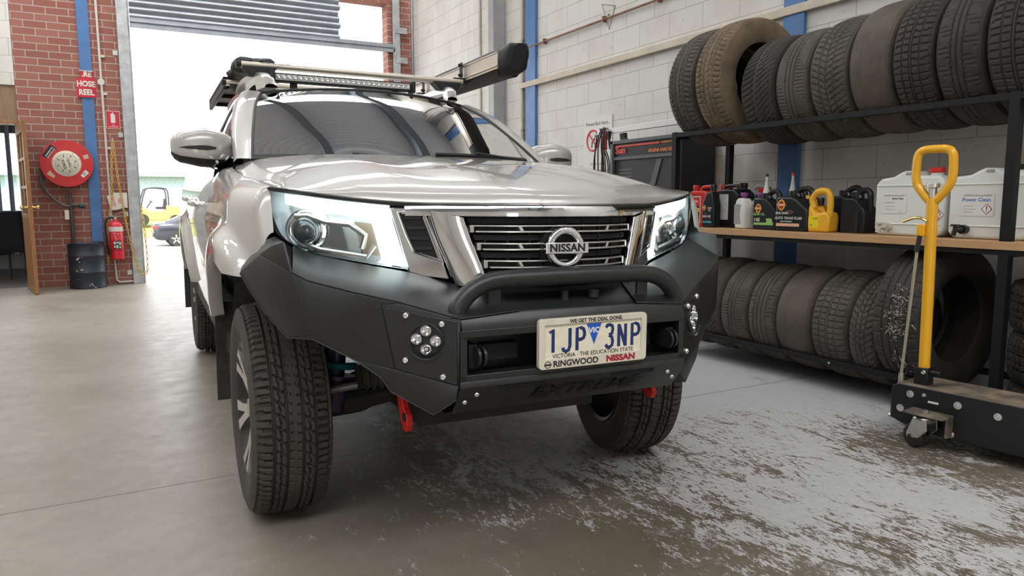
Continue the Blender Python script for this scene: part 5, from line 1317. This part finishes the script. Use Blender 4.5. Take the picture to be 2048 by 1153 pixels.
m = MB(); m.M = TR @ FM @ Matrix.Translation((-.31, -.002, 0)); m.text('Sun', .075, depth=0, bold=.003, sx=1.3); m.build('maker_lettering', SUNR, an)
m = MB(); m.M = TR @ FM; m.bb((-.39, .026, -.001), (.20, .042, .0006)); m.build('fascia_stripe', SUNR, an)
m = MB(); m.M = TR @ FM @ Matrix.Translation((.22, -.025, 0)); m.text('ENGINE ANALYZER', .034, depth=0, bold=.0012, sx=1.05, shear=.25); m.build('model_lettering', ORG2, an); m = MB(); m.M = TR @ FM @ Matrix.Translation((.29, .034, 0)); m.text('INTERROGATOR', .02, depth=0, bold=.0008, shear=.2); m.build('series_lettering', ORG2, an)
m = amb(); m.bb((3.842, 4.42, 1.435), (3.862, 5.225, 1.46)); m.build('fascia_ledge', GRYS, an)
m = MB(); m.M = TR @ frame((3.8585, 4.82, 1.25), (0, -1, 0), (0, 0, 1)); m.prism([(-.02, -.25), (.06, -.25), (.22, .17), (.16, .17)], 0, .006); m.build('diagonal_panel', GRYS, an)
m = MB(); m.M = TR @ frame((3.8585, 4.82, 1.30), (0, -1, 0), (0, 0, 1))
for k in range(4): m.bb((-.36, .05-.03*k, 0), (-.17, .053-.03*k, .001))
m.build('fascia_line', mat('grey_print', (.28, .28, .29), .5), an)
m = MB(); m.M = Matrix.Translation((-3.83, -4.82, 0)); m.tube([(4.0, 5.22, 1.58), (4.0, 5.29, 1.62), (4.0, 5.30, 1.675)], .035, 12); m.build('boom_socket', PLASTIC, an)
ALU = mat('brushed_aluminium', (.55, .55, .55), .4, .9)
m = MB(); m.M = Matrix.Translation((-3.83, -4.82, 0)); m.bb((3.985, 4.45, 1.69), (4.015, 5.68, 1.74)); m.build('boom', ALU, an, bevel=.003)
leads = thing('test_leads', 'bundle of black and red test leads hanging from the end of the aluminium boom', 'cables', (4.0, 5.62, 1.69))
rnd = random.Random(11)
CBL = mat('black_cable', (.014, .014, .015), .45); CBR = mat('red_cable', (.32, .03, .03), .5)
for k in range(12):
    y0 = rnd.uniform(-.10, .05); dx = rnd.uniform(-.04, .03); dy = rnd.uniform(-.02, .14) if k < 7 else rnd.uniform(-.24, -.08); L = rnd.uniform(.55, .85)
    m = MB(); m.tube(cr([(dx*.3, y0, .055), (dx*.6-.02, y0+dy*.25, .03), (dx-.02, y0+dy*.8, -.12), (dx, y0+dy*1.25, -.3), (dx, y0+dy*1.1, -L)], 5), .0058, 7); m.build('lead', CBR if k in (3, 8) else CBL, leads)
for k, y in enumerate((-.10, -.07, -.15)):
    m = MB(); m.tube([(-.015, y, .02), (-.022, y+.01, -.06), (-.02, y, -.14)], [.014, .012, .006], 8); m.tube([(-.028, y, .02), (-.032, y+.01, -.05)], [.010, .007], 8); m.build('clip', CBR if k < 2 else CBL, leads)
sg = thing('safety_sign', 'white back injury safety sign with a red prohibition ring on the block wall', 'sign', (XW-.002, 6.02, 1.65))
SM = frame((-.006, 0, 0), (0, -1, 0), (0, 0, 1))
m = MB(); m.M = SM; m.prism(rrect(.47, .52, .006), -.004, .002); m.build('sign_board', mat('sign_white', (.68, .68, .65), .5), sg)
m = MB(); m.M = SM @ Matrix.Translation((0, .19, .0026)); m.text('Prevent Back Injury...', .048, depth=0, bold=.0006, sx=.98); m.M = SM @ Matrix.Translation((.0, -.20, .0026)); m.text('Lift with your legs', .035, depth=0); m.build('sign_lettering', INK, sg)
m = MB(); m.M = SM; c_ = (-.08, .03)
m.tube([(c_[0]+.10*math.cos(a), c_[1]+.10*math.sin(a), .003) for a in np.linspace(0, 2*PI, 30, endpoint=False)], .009, 6, closed=True); m.tube([(c_[0]-.07, c_[1]+.07, .003), (c_[0]+.07, c_[1]-.07, .003)], .008, 6); m.build('prohibition_ring', mat('sign_red', (.62, .04, .06), .5), sg)
m = MB(); m.M = SM
m.sphere((.10, .135, .003), (.014, .014, .002)); m.prism([(.075, -.02), (.10, -.02), (.115, .06), (.11, .11), (.09, .12), (.085, .05)], .002, .0034); m.prism([(.085, .03), (.06, -.03), (.075, -.05), (.11, -.02)], .002, .0034)
m.sphere((-.04, .07, .003), (.012, .012, .002)); m.prism([(-.10, .02), (-.05, .06), (-.04, .045), (-.085, .0)], .002, .0034); m.prism([(-.11, -.04), (-.09, -.04), (-.085, .02), (-.10, .02)], .002, .0034); m.bb((-.05, -.04, .002), (-.02, -.01, .0034)); m.build('lifting_figure', INK, sg)
# ------------------------------------------------------------------ yellow-handled wheel dolly
dl = thing('vehicle_dolly', 'black wheeled vehicle dolly with a tall yellow handle in front of the tyre rack', 'dolly', (3.10, 2.05, 0), math.atan2(-1, .12))
# local x runs along the skid towards the camera's right, local -y... the face; +y points away to the wall
DLB = mat('black_dolly_paint', (.013, .013, .014), .38, var=.2, vs=5); DUSTTOP = mat('dusty_top_plate', (.05, .045, .04), .75, col2=(.26, .20, .14), vs=9); HANDY = mat('yellow_handle_paint', (.80, .40, .015), .32, coat=.3)
m = MB(); m.M = Matrix(((1,0,0,0),(0,0,1,0),(0,1,0,0),(0,0,0,1))); m.prism([(-.0, .10), (.12, .062), (1.3, .062), (1.3, .262), (.03, .262), (.008, .25), (-.0, .225)], -.004, .004); m.build('face_plate', DLB, dl, bevel=.003)
m = MB(); m.M = Matrix(((1,0,0,0),(0,0,1,0),(0,1,0,0),(0,0,0,1))); m.prism([(-.0, .10), (.12, .062), (1.3, .062), (1.3, .262), (.03, .262), (.008, .25), (-.0, .225)], .24, .248); m.build('rear_plate', DLB, dl, bevel=.003)
m = MB(); m.bb((.02, .0, .250), (1.3, .245, .262)); m.build('top_plate', DUSTTOP, dl)
m = MB(); m.bb((.0, .0, .10), (.02, .245, .25)); m.build('end_plate', DLB, dl)
for x, z, r in ((.085, .225, .014), (.045, .152, .014), (.145, .232, .007), (.285, .217, .014), (.44, .205, .013), (.265, .085, .013), (.72, .16, .013)):
    m = MB(); m.lathe([(r*1.2, 0), (r*1.2, .003), (r, .003)], 16, (x, -.004, z), (0, -1, 0)); m.cyl((x, -.007, z), (x, -.015, z), r*.85, n=6); m.cyl((x, -.015, z), (x, -.022, z), r*.45, n=10); m.build('bolt', BOLT, dl)
m = MB(); m.cyl((-.002, .02, .10), (-.016, .02, .10), .011, n=6); m.build('bolt', BOLT, dl)
m = MB(); m.M = frame((.185, -.0045, .206), (1, 0, 0), (0, 0, 1)); m.prism(rrect(.045, .009, .002), 0, .001); m.build('rating_tag', LBL, dl)
m = MB(); m.slab([[(x, y, .158+.004*(y > -.02)) for y in (-.005, -.07, -.10)] for x in (.10, .16, .27)], (0, 0, .008)); m.bb((.10, -.09, .06), (.108, -.006, .16)) if False else None
m.prism([(0, 0)]*0 or [(.10, -.095), (.27, -.06), (.275, -.005), (.10, -.005)], .160, .168); m.bb((.262, -.06, .075), (.272, -.004, .165)); m.build('caster_bracket', DUSTTOP, dl, bevel=.003)
m = MB(); m.cyl((.175, -.055, .168), (.175, -.055, .182), .016, n=6); m.lathe([(.04, .150), (.042, .144), (.035, .138)], 22, (.175, -.055, 0)); m.build('caster_swivel', STEEL, dl)
m = MB()
for s in (-1, 1): m.M = Matrix.Translation((.175, -.055, 0)) @ Matrix.Rotation(R(-20), 4, 'Z') @ Matrix(((1,0,0,0),(0,0,1,0),(0,1,0,0),(0,0,0,1))); m.prism([(-.03, .145), (.04, .145), (.045, .10), (.0, .055), (-.06, .045), (-.065, .062)], s*.028-.002, s*.028+.002)
m.build('caster_fork', STEEL, dl, bevel=.001)
m = MB(); m.M = Matrix.Translation((.175, -.055, 0)) @ Matrix.Rotation(R(-20), 4, 'Z'); m.lathe([(.02, -.02), (.046, -.02), (.053, -.012), (.053, .012), (.046, .02), (.02, .02)], 30, (-.045, 0, .054), (0, 1, 0)); m.cyl((-.045, -.034, .054), (-.045, .034, .054), .007); m.build('caster_wheel', mat('black_caster_rubber', (.02, .02, .02), .3), dl)
# handle (local): pole base at x=.10,y=.075
bx, by = .100, .078
m = MB(); m.bb((bx-.03, by-.03, .262), (bx+.03, by+.03, .34)); m.cyl((bx+.03, by-.01, .322), (bx+.075, by-.01, .322), .011, n=10); m.build('handle_socket', DLB, dl, bevel=.003)
m = MB(); bolt(m, (bx+.012, by-.03, .322), (0, -1, 0), .011); m.build('socket_bolt', BOLT, dl)
m = MB(); m.tube([(bx, by, .30), (bx-.005, by, .7), (bx-.012, by, 1.10)], .0235, 18); m.build('handle_pole', HANDY, dl)
hx = bx-.012
m = MB(); lp_ = [(hx, 1.075), (hx+.045, 1.125), (hx+.074, 1.175), (hx+.077, 1.25), (hx+.070, 1.295), (hx+.045, 1.312), (hx, 1.314), (hx-.045, 1.312), (hx-.070, 1.295), (hx-.077, 1.25), (hx-.074, 1.175), (hx-.045, 1.125)]
m.tube([Vector(p) for p in cr([(x, by, z) for x, z in lp_]+[(lp_[0][0], by, lp_[0][1])], 5)][:-1], .0185, 14, closed=True); m.build('handle_loop', HANDY, dl)
m = MB(); m.cyl((hx, by, 1.10), (hx, by, 1.145), .017); m.cyl((hx, by, 1.145), (hx, by, 1.165), .027); m.build('pole_plug', STEEL, dl, bevel=.002)
m = MB(); m.tube(cr([(hx-.005, by-.03, 1.0), (hx-.03, by-.035, 1.012), (hx-.06, by-.035, 1.012), (hx-.105, by-.035, .995)], 4), .006, 8); m.build('release_lever', BRASS, dl)
m = MB(); m.bb((hx-.045, by-.035, .93), (hx-.012, by-.01, .985)); m.build('lever_housing', HANDY, dl, bevel=.004)
m = MB(); m.tube([(hx-.03, by-.03, .935), (hx-.04, by-.03, .86)], .011, 10); m.build('rod_sleeve', PLASTIC, dl)
m = MB(); m.tube([(hx-.036, by-.03, .89), (bx-.085, by-.03, .30)], .0068, 10); m.cyl((bx-.085, by-.03, .25), (bx-.085, by-.03, .30), .012); m.build('release_rod', mat('greased_rod', (.50, .47, .38), .35, .8), dl)
# ------------------------------------------------------------------ brick wall: hose reel, extinguisher, signs, chain, bin
REELR = mat('reel_red', (.58, .035, .035), .4, var=.12); SIGNR = mat('sign_safety_red', (.60, .03, .06), .45); SIGNW = mat('sign_off_white', (.72, .68, .62), .5)
YF = YB-.20
hr = thing('fire_hose_reel', 'round red fire hose reel with a cream centre plate on the brick wall', 'hose reel', (-.475, YB, 1.57))
m = MB(); m.lathe([(.10, 0), (.10, .06), (.285, .06), (.287, .065), (.285, .075), (.12, .075)], 56, (0, -.04, 0), (0, -1, 0)); m.lathe([(.285, -.0), (.287, -.005), (.285, -.012), (.1, -.012)], 48, (0, -.055, 0), (0, -1, 0)); m.build('reel_disc', REELR, hr)
m = MB(); m.lathe([(.287, .14), (.292, .143), (.288, .15), (.160, .156), (.155, .150)], 64, (0, 0, 0), (0, -1, 0)); m.lathe([(.28, .075), (.10, .075)], 48, (0, 0, 0), (0, -1, 0)); m.build('front_disc', REELR, hr)
m = MB()
for k in range(5): m.tube([(.235*math.cos(a), -.085-.011*k, .235*math.sin(a)) for a in np.linspace(0, 2*PI, 40, endpoint=False)], .012, 8, closed=True)
m.build('coiled_hose', BLACK, hr)
m = MB(); m.lathe([(.158, .150), (.160, .158), (.157, .160), (.0, .160)], 56, (0, 0, 0), (0, -1, 0)); cp = m.build('centre_plate', mat('cream_plate_plastic', (.70, .64, .52), .5), hr)
CM = frame((0, -.161, 0), (1, 0, 0), (0, 0, 1))
m = MB(); rotm = Matrix.Rotation(R(-75), 4, 'Z')
m.M = CM @ rotm @ Matrix.Translation((0, .028, 0)); m.text('QUELL', .038, depth=.0004, bold=.0008); m.M = CM @ rotm @ Matrix.Translation((0, -.034, 0)); m.text('TORO', .042, depth=.0004, bold=.0012)
m.M = CM
for rr in (.085, .12): m.tube([(rr*math.cos(a), rr*math.sin(a), 0) for a in np.linspace(0, 2*PI, 48, endpoint=False)], .0012, 5, closed=True)
for k in range(8):
    a = 2*PI*k/8+.3; m.M = CM @ Matrix.Translation((.10*math.cos(a), .10*math.sin(a), 0)); m.prism([(-.006, -.01), (.008, -.006), (.004, .012), (-.004, .008)], 0, .0006)
for a in (60, 170, 275, 20): m.M = CM @ Matrix.Translation((.145*math.cos(R(a)), .145*math.sin(R(a)), 0)); m.prism([(.005*math.cos(t), .005*math.sin(t)) for t in np.linspace(0, 6, 8)], 0, .001)
m.build('plate_print', INK, cp)
def sticker(px, pz, w, h, rot, mt, txt=(), ink=INK, name='reel_label'):
    m = MB(); m.M = frame((px, -.1535, pz), (1, 0, 0), (0, 0, 1)) @ Matrix.Rotation(R(rot), 4, 'Z'); m.prism(rrect(w, h, .003), -.004, .0005); l = m.build(name, mt, hr)
    for body, s_, dz in txt:
        m = MB(); m.M = frame((px, -.1545, pz), (1, 0, 0), (0, 0, 1)) @ Matrix.Rotation(R(rot), 4, 'Z') @ Matrix.Translation((0, dz, 0)); m.text(body, s_, depth=0, bold=.0006); m.build('reel_label_print', ink, l)
sticker(-.17, .135, .17, .10, 55, mat('dark_sticker', (.02, .02, .03), .5), [('CHARGED FOR', .021, .012), ('FIRE FIGHTING ONLY', .016, -.015)], WHITE)
OLDL = mat('old_paper_label', (.56, .44, .30), .7)
sticker(.20, .085, .085, .05, 18, mat('pinkish_label', (.60, .42, .36), .6)); sticker(-.17, -.135, .085, .055, -35, OLDL); sticker(.185, -.125, .09, .055, 42, LBL, [('TESTED', .013, .008), ('SERVICE', .011, -.01)]); sticker(.05, -.175, .06, .022, 5, OLDL); sticker(-.05, .18, .05, .02, 12, mat('brown_label', (.45, .28, .2), .7))
RUSTP = mat('rusty_pipe', (.10, .07, .06), .7, .3, var=.35)
m = MB(); m.tube(cr([(-.26, -.08, .02), (-.295, -.08, -.12), (-.28, -.09, -.28), (-.19, -.10, -.42), (-.08, -.10, -.52), (.0, -.10, -.535)], 8), .017, 12); m.build('feed_hose', mat('grey_hose', (.10, .09, .085), .6), hr)
m = MB(); m.cyl((.005, -.08, -1.35), (.005, -.08, -.50), .024); m.tube([(.0, -.08, -.52), (.01, -.085, -.43), (.0, -.05, -.36)], .018, 10); m.bb((-.05, -.10, -.47), (-.01, -.085, -.40)); m.build('riser_pipe', RUSTP, hr)
m = MB(); m.cyl((.005, -.09, -.525), (.13, -.10, -.53), .015); m.lathe([(.018, 0), (.03, .012), (.032, .04), (.026, .05), (.026, .058), (.034, .06), (.034, .075)], 18, (.09, -.10, -.53), (1, 0, .0)); m.build('nozzle', mat('green_black_nozzle', (.02, .05, .05), .4), hr)
m = MB(); m.bb((-.065, -.105, -.70), (-.02, -.09, -.58)); m.build('service_tag', SIGNW, hr)
# hose reel sign, bent over the blue column
sgn = thing('fire_hose_reel_sign', 'torn red fire hose reel sign wrapped on the blue column', 'sign', (-.205, YB-.03, 2.58))
m = MB(); G = [[(x, -.012-.02*(abs(x)/.12)**2*(-1)+(.03*(abs(x)/.12)**2), z) for x in np.linspace(-.125, .125, 9)] for z in (-.165, -.16, .07)]
m.slab(G, (0, .002, 0), flip=True); m.slab([[(x, -.012+.05*(abs(x)/.12)**2, z) for x in np.linspace(-.06, .085, 6)] for z in (.07, .165)], (0, .002, 0), flip=True); m.build('sign_sheet', SIGNR, sgn)
for txt, z, x in (('.RE', .12, .015), ('HOSE', .0, 0), ('REEL', -.105, 0)):
    m = MB(); m.M = frame((x, -.0165, z), (1, 0, 0), (0, 0, 1)); m.text(txt, .095, depth=0, bold=.004, sx=.86)
    m.v = [(a, b+.05*(abs(a)/.12)**2, c) for a, b, c in m.v]; m.build('sign_lettering', SIGNW, sgn)
m = MB(); m.bb((-.07, -.02, .158), (.09, -.010, .166)); m.build('sign_edge', SIGNW, sgn)
# extinguisher location sign
es = thing('extinguisher_sign', 'small red sign with a white extinguisher symbol above the yellow chain', 'sign', (.072, YB-.001, 2.15))
m = MB(); m.M = frame((0, -.002, 0), (1, 0, 0), (0, 0, 1)); m.prism(rrect(.158, .228, .003), -.002, .001); m.build('sign_board', SIGNW, es)
m = MB(); m.M = frame((0, -.002, 0), (1, 0, 0), (0, 0, 1)); m.prism(rrect(.148, .216, .003), 0, .0018); m.build('sign_field', SIGNR, es)
m = MB(); m.M = frame((0, -.002, 0), (1, 0, 0), (0, 0, 1)); m.prism(rrect(.052, .12, .012, 4, -.0, .02), .001, .0026); m.prism([(-.012, .078), (.02, .082), (.03, .07), (.012, .07), (.010, .092), (-.006, .092)], .001, .0026); m.M = frame((0, -.0048, -.07), (1, 0, 0), (0, 0, 1)); m.text('FIRE', .016, depth=0, bold=.0004); m.M = frame((0, -.0048, -.09), (1, 0, 0), (0, 0, 1)); m.text('EXTINGUISHER', .016, depth=0, bold=.0004); m.build('sign_symbol', SIGNW, es)
# fire extinguisher
fe = thing('fire_extinguisher', 'red fire extinguisher with white band and black hose hung on the brick pier', 'extinguisher', (.018, YB-.10, .34))
m = MB(); m.lathe([(.075, 0), (.084, .006), (.085, .02), (.085, .42), (.080, .455), (.06, .485), (.030, .50), (.026, .525)], 36); m.build('cylinder', mat('extinguisher_red', (.62, .02, .035), .3, coat=.4), fe)
m = MB(); m.lathe([(.0856, .365), (.0858, .366), (.0858, .425), (.0850, .426)], 36, cap=False); m.build('white_band', SIGNW, fe)
m = MB(); m.lathe([(.0856, .12), (.0857, .121), (.0857, .128), (.0855, .129)], 36, cap=False); m.build('dark_ring', INK, fe)
m = MB()
def curved(m, a0, a1, z0, z1, r, n=8): m.grid([[(r*math.sin(a), -r*math.cos(a), z) for z in (z0, z1)] for a in np.linspace(a0, a1, n)], flip=True)
curved(m, -.5, .65, .14, .245, .0862); lb_ = m.build('instruction_label', LBLK, fe)
m = MB()
for a, b, c, d in ((-.42, -.1, .20, .235), (0, .25, .21, .235), (.3, .6, .19, .23), (-.4, -.2, .155, .185), (-.1, .2, .15, .19), (.3, .58, .15, .175)): curved(m, a, b, c, d, .0866, 4)
m.build('label_picture', mat('pale_green_print', (.5, .62, .5), .5), lb_)
rnd = random.Random(5); m = MB()
for k in range(26): a = rnd.uniform(-.7, .7); z = rnd.uniform(.255, .35); curved(m, a, a+rnd.uniform(.04, .14), z, z+.006, .0864, 3)
m.build('instruction_print', SIGNW, fe)
m = MB(); m.cyl((0, 0, .52), (0, 0, .56), .022); m.bar((-.03, -.01, .565), (.09, -.05, .62), .022, .006); m.bar((-.03, -.01, .552), (.085, -.05, .575), .02, .006); m.build('valve_handle', STEEL, fe)
m = MB(); m.tube(cr([(-.02, -.01, .545), (-.08, -.02, .54), (-.115, -.02, .48), (-.115, -.02, .3), (-.105, -.01, .12), (-.10, -.01, .06)], 6), .012, 10); m.build('hose', BLACK, fe)
m = MB(); m.bb((-.05, .085, .30), (.05, .099, .46)); m.build('wall_bracket', STEEL, fe)
# yellow chain loop with the no entry plate
CHY = mat('yellow_chain_plastic', (.70, .46, .04), .5, col2=(.55, .42, .22), vs=4)
ch = thing('yellow_chain', 'yellow plastic chain looped from a hook on the brick pier across to the steel jamb', 'chain', (.05, YB-.055, 1.89))
def chain(m, path, L=.05, wd=.016, r=.0052):
    P = cr(path, 12); ds = [0]
    for a, b in zip(P, P[1:]): ds.append(ds[-1]+(b-a).length)
    n = int(ds[-1]/(L*.80)); k = 0
    for i in range(n):
        d = (i+.5)*ds[-1]/n
        while ds[k+1] < d: k += 1
        p = P[k].lerp(P[k+1], (d-ds[k])/(ds[k+1]-ds[k])); t = (P[k+1]-P[k]).normalized()
        u = Vector((1, 0, 0)) if i % 2 else Vector((.5, 1, 0)); u = (u-t*u.dot(t)).normalized()
        m.tube([p+t*(L/2-.008)*a+u*(wd-.004)*b for a, b in ((-1.25, 0), (-1, .9), (1, .9), (1.25, 0), (1, -.9), (-1, -.9))], r, 5, closed=True)
m = MB(); chain(m, [(0, 0, 0), (-.03, -.01, -.3), (-.055, -.02, -.75), (-.12, -.02, -1.15), (-.145, -.02, -1.5), (-.14, -.02, -1.60)]); m.build('chain_left_run', CHY, ch)
m = MB(); chain(m, [(.005, 0, 0), (.03, -.01, -.45), (.085, -.02, -1.0), (.15, -.02, -1.45), (.22, -.02, -1.72), (.29, -.02, -1.75), (.315, -.03, -1.6), (.30, -.03, -1.1), (.28, -.03, -.86)]); m.build('chain_right_run', CHY, ch)
m = MB(); m.tube([(0, .054, .02), (0, -.01, .02), (0, -.012, 0)], .005, 8); m.build('hook', STEEL, ch)
ne = thing('no_entry_plate', 'white no entry plate hanging askew on the yellow chain', 'sign', (.04, YB-.055, 1.09))
NM = frame((0, 0, 0), (1, 0, 0), (0, 0, 1)) @ Matrix.Rotation(R(-78), 4, 'Z')
m = MB(); m.M = NM; m.prism(rrect(.20, .165, .012), -.002, .002); m.build('plate', SIGNW, ne)
for txt, dy in (('NO', .042), ('ENTRY', -.028)):
    m = MB(); m.M = NM @ Matrix.Translation((0, dy, .0025)); m.text(txt, .052, depth=0, bold=.0006, sx=.86); m.build('plate_lettering', SIGNR, ne)
m = MB(); m.M = frame((.055, .012, .02), (1, 0, 0), (0, 0, 1)); m.prism(rrect(.16, .2, .008), -.002, .001); m.build('backing_plate', SIGNW, ne)
# dented steel bin
BIN = worn('scratched_dark_blue_steel', (.035, .042, .062), (.40, .40, .40), .63, 14, .45, .3)
bn = thing('steel_bin', 'dented dark blue open steel drum bin below the fire hose reel', 'bin', (-.33, YB-.24, 0))
m = MB(); prof_ = [(.19, .0), (.208, .004), (.21, .012), (.205, .03), (.205, .19), (.213, .20), (.213, .212), (.205, .222), (.205, .40), (.213, .41), (.213, .422), (.205, .432), (.203, .56), (.208, .566), (.21, .575), (.205, .58), (.199, .574), (.199, .30), (.199, .02), (.0, .02)]
m.lathe(prof_, 48); 
m.v = [(x*(1+.012*math.sin(3*math.atan2(y, x)+z*9)), y*(1+.012*math.cos(4*math.atan2(y, x)+z*7)), z-(.045*max(0, (z-.45)/.13)*max(0, math.sin(2.2*math.atan2(y, x)+2.2))**3)) for x, y, z in m.v]
m.build('bin_shell', BIN, bn, ang=50)
m = MB()
for a0, a1, z0, z1 in ((-.62, -.25, .12, .40),):
    rnd = random.Random(9)
    for k in range(16):
        a = rnd.uniform(a0, a1)-.0; z = rnd.uniform(z0, z1); w_ = rnd.uniform(.04, .12)
        if .185 < z < .225: continue
        m.grid([[(.209*math.sin(b), -.209*math.cos(b), z+dz*(.5+.5*math.sin(9*b+k))) for dz in (0, rnd.uniform(.015, .035))] for b in np.linspace(a, a+w_, 4)], flip=True)
m.build('torn_label', mat('torn_paper', (.60, .55, .44), .8), bn)
# ------------------------------------------------------------------ across the yard: forklift and sedan
FKO = mat('forklift_orange', (.80, .42, .12), .4); FKB = mat('forklift_dark', (.03, .03, .035), .5)
fk = thing('forklift', 'orange forklift parked on the lawn in front of the pale shed', 'forklift', (2.15, 47, -.30), R(4))
m = MB(); m.M = Matrix(((1,0,0,0),(0,0,1,0),(0,1,0,0),(0,0,0,1)))
m.prism([(-1.0, .30), (1.05, .28), (1.3, .55), (1.32, 1.02), (.55, 1.10), (.5, .85), (-.35, .82), (-.4, .98), (-.95, .95)], -.55, .55); m.build('body', FKO, fk, bevel=.05)
m = MB(); m.M = Matrix(((1,0,0,0),(0,0,1,0),(0,1,0,0),(0,0,0,1))); m.prism([(.55, .45), (1.38, .45), (1.42, 1.05), (.62, 1.16)], -.56, .56); m.build('counterweight', FKO, fk, bevel=.08)
for y in (-.48, .48):
    m = MB(); m.tube(cr([(-.80, y, .95), (-.62, y, 1.75), (-.40, y, 2.10), (.35, y, 2.12), (.62, y, 1.95), (.66, y, 1.1)], 4), .035, 8); m.build('guard_post', FKB, fk)
m = MB()
for x in np.linspace(-.35, .35, 6): m.bar((x, -.48, 2.12), (x, .48, 2.12), .05, .03)
m.build('overhead_guard', FKB, fk)
m = MB(); m.box((.28, 0, 1.0), (.5, .5, .14)); m.box((.50, 0, 1.28), (.12, .48, .5), (0, R(8), 0)); m.build('seat', FKB, fk, bevel=.03)
m = MB(); m.tube([(-.45, 0, 1.0), (-.22, 0, 1.35)], .03, 8); m.tube([(-.2+.06*math.sin(a), .17*math.cos(a), 1.37+.05*math.sin(a)*-1) for a in np.linspace(0, 2*PI, 18, endpoint=False)], .018, 6, closed=True); m.build('steering_wheel', FKB, fk)
for y in (-.3, .3):
    m = MB(); m.bb((-1.22, y-.05, .08), (-1.10, y+.05, 2.15)); m.build('mast_rail', FKB, fk)
    m = MB(); m.bb((-2.2, y-.06, .1), (-1.2, y+.06, .15)); m.build('fork', FKB, fk)
for x, r in ((-.75, .34), (.95, .30)):
    for y in (-.50, .50):
        m = MB(); m.lathe([(r*.5, -.1), (r*.95, -.1), (r, -.07), (r, .07), (r*.95, .1), (r*.5, .1)], 26, (x, y, r), (0, 1, 0)); wq = m.build('wheel', RUB, fk)
        m = MB(); m.lathe([(0, -.09), (r*.25, -.095), (r*.5, -.08), (r*.5, .08), (r*.25, .095), (0, .09)], 20, (x, y, r), (0, 1, 0)); m.build('hub', mat('pale_hub', (.6, .58, .52), .5), wq)
CARP = mat('midnight_blue_paint', (.02, .022, .035), .3, .1, coat=1.0); CARG = mat('dark_car_glass', (.06, .08, .10), .08)
sd = thing('sedan', 'dark blue sedan parked across the yard, its tail end showing', 'car', (3.75, 36.5, -.905), 0)
# local x: tail at -2.25, nose at +2.25; seen from its side
S_ = [(-2.25, .45, .80, .62, .02), (-2.2, .36, .98, .74, 0), (-2.0, .28, 1.02, .82, 0), (-1.5, .26, 1.04, .87, .0), (-1.0, .25, 1.0, .88, 0), (0, .24, .98, .89, 0), (1.0, .25, .96, .88, 0), (1.6, .28, .90, .86, 0), (2.1, .32, .78, .80, 0), (2.28, .42, .62, .62, 0)]
G = []
for x, zb, zt, hw, _ in S_:
    G.append([(x, -hw*.92, zb), (x, -hw, lerp(zb, zt, .25)), (x, -hw, lerp(zb, zt, .7)), (x, -hw*.94, lerp(zb, zt, .93)), (x, -hw*.8, zt), (x, 0, zt+.02), (x, hw*.8, zt), (x, hw*.94, lerp(zb, zt, .93)), (x, hw, lerp(zb, zt, .7)), (x, hw, lerp(zb, zt, .25)), (x, hw*.92, zb)])
m = MB(); m.grid(patch(G, 4, 3)); m.add([Vector(p) for p in G[0]], [tuple(range(11))]); m.add([Vector(p) for p in G[-1]], [tuple(range(11))[::-1]]); m.build('body', CARP, sd, ang=50)
CR = [(-1.75, 1.02, .74), (-1.2, 1.30, .66), (-.6, 1.42, .60), (.1, 1.43, .60), (.6, 1.30, .66), (1.15, .97, .76)]
G = [[(x, -hw*1.12, .97), (x, -hw, z-.06 if z > 1.05 else z-.01), (x, -hw*.8, z), (x, 0, z+.02), (x, hw*.8, z), (x, hw, z-.06 if z > 1.05 else z-.01), (x, hw*1.12, .97)] for x, z, hw in CR]
m = MB(); m.grid(patch(G, 5, 3)); m.build('cabin', CARP, sd, ang=60)
for x0, x1, x2, x3 in ((-1.12, -.35, -.35, -.80), (-.28, .85, .35, -.28)):
    m = MB(); m.slab([[(x0, -.835, 1.0), (x3, -.66, 1.36)], [(x1, -.835, 1.0), (x2, -.66, 1.36)]], (0, .01, 0)); m.build('side_window', CARG, sd)
m = MB(); m.slab([[(-1.72, y, 1.04) for y in (-.6, .6)], [(-.95, y*.9, 1.395) for y in (-.6, .6)]], (-.02, 0, .02)); m.build('rear_window', CARG, sd)
for y in (-1, 1):
    m = MB(); m.box((-2.13, y*.62, .84), (.26, .34, .16)); m.build('tail_lamp', mat('tail_lamp_red', (.62, .04, .05), .2), sd, bevel=.03)
m = MB(); m.box((-2.2, 0, .55), (.16, 1.5, .22)); m.build('rear_bumper', CARP, sd, bevel=.05)
for x in (-1.35, 1.4):
    for y in (-.80, .80):
        m = MB(); m.lathe([(.2, -.1), (.30, -.1), (.315, -.07), (.315, .07), (.30, .1), (.2, .1)], 28, (x, y*1.02, .315), (0, 1, 0)); wq = m.build('wheel', RUB, sd)
        m = MB(); m.lathe([(.20, -.09), (.215, -.1), (.20, -.105), (.19, -.07)], 28, (x, y*1.02, .315), (0, math.copysign(1, -y)*-1, 0))
        for k in range(5):
            a = 2*PI*k/5; s_ = math.copysign(.095, y); m.bar((x, y*1.02+s_, .315), (x+.2*math.sin(a), y*1.02+s_, .315+.2*math.cos(a)), .06, .012, (0, 1, 0))
        m.build('alloy_rim', ALLOY, wq)
        m = MB(); m.cyl((x, y*1.02-.05, .315), (x, y*1.02+.05, .315), .20); m.build('wheel_well_disc', DARK, wq)
        m = MB(); m.lathe([(.375, -.06), (.375, .06)], 28, (x, y*.93, .33), (0, 1, 0)); m.build('wheel_arch', DARK, sd)
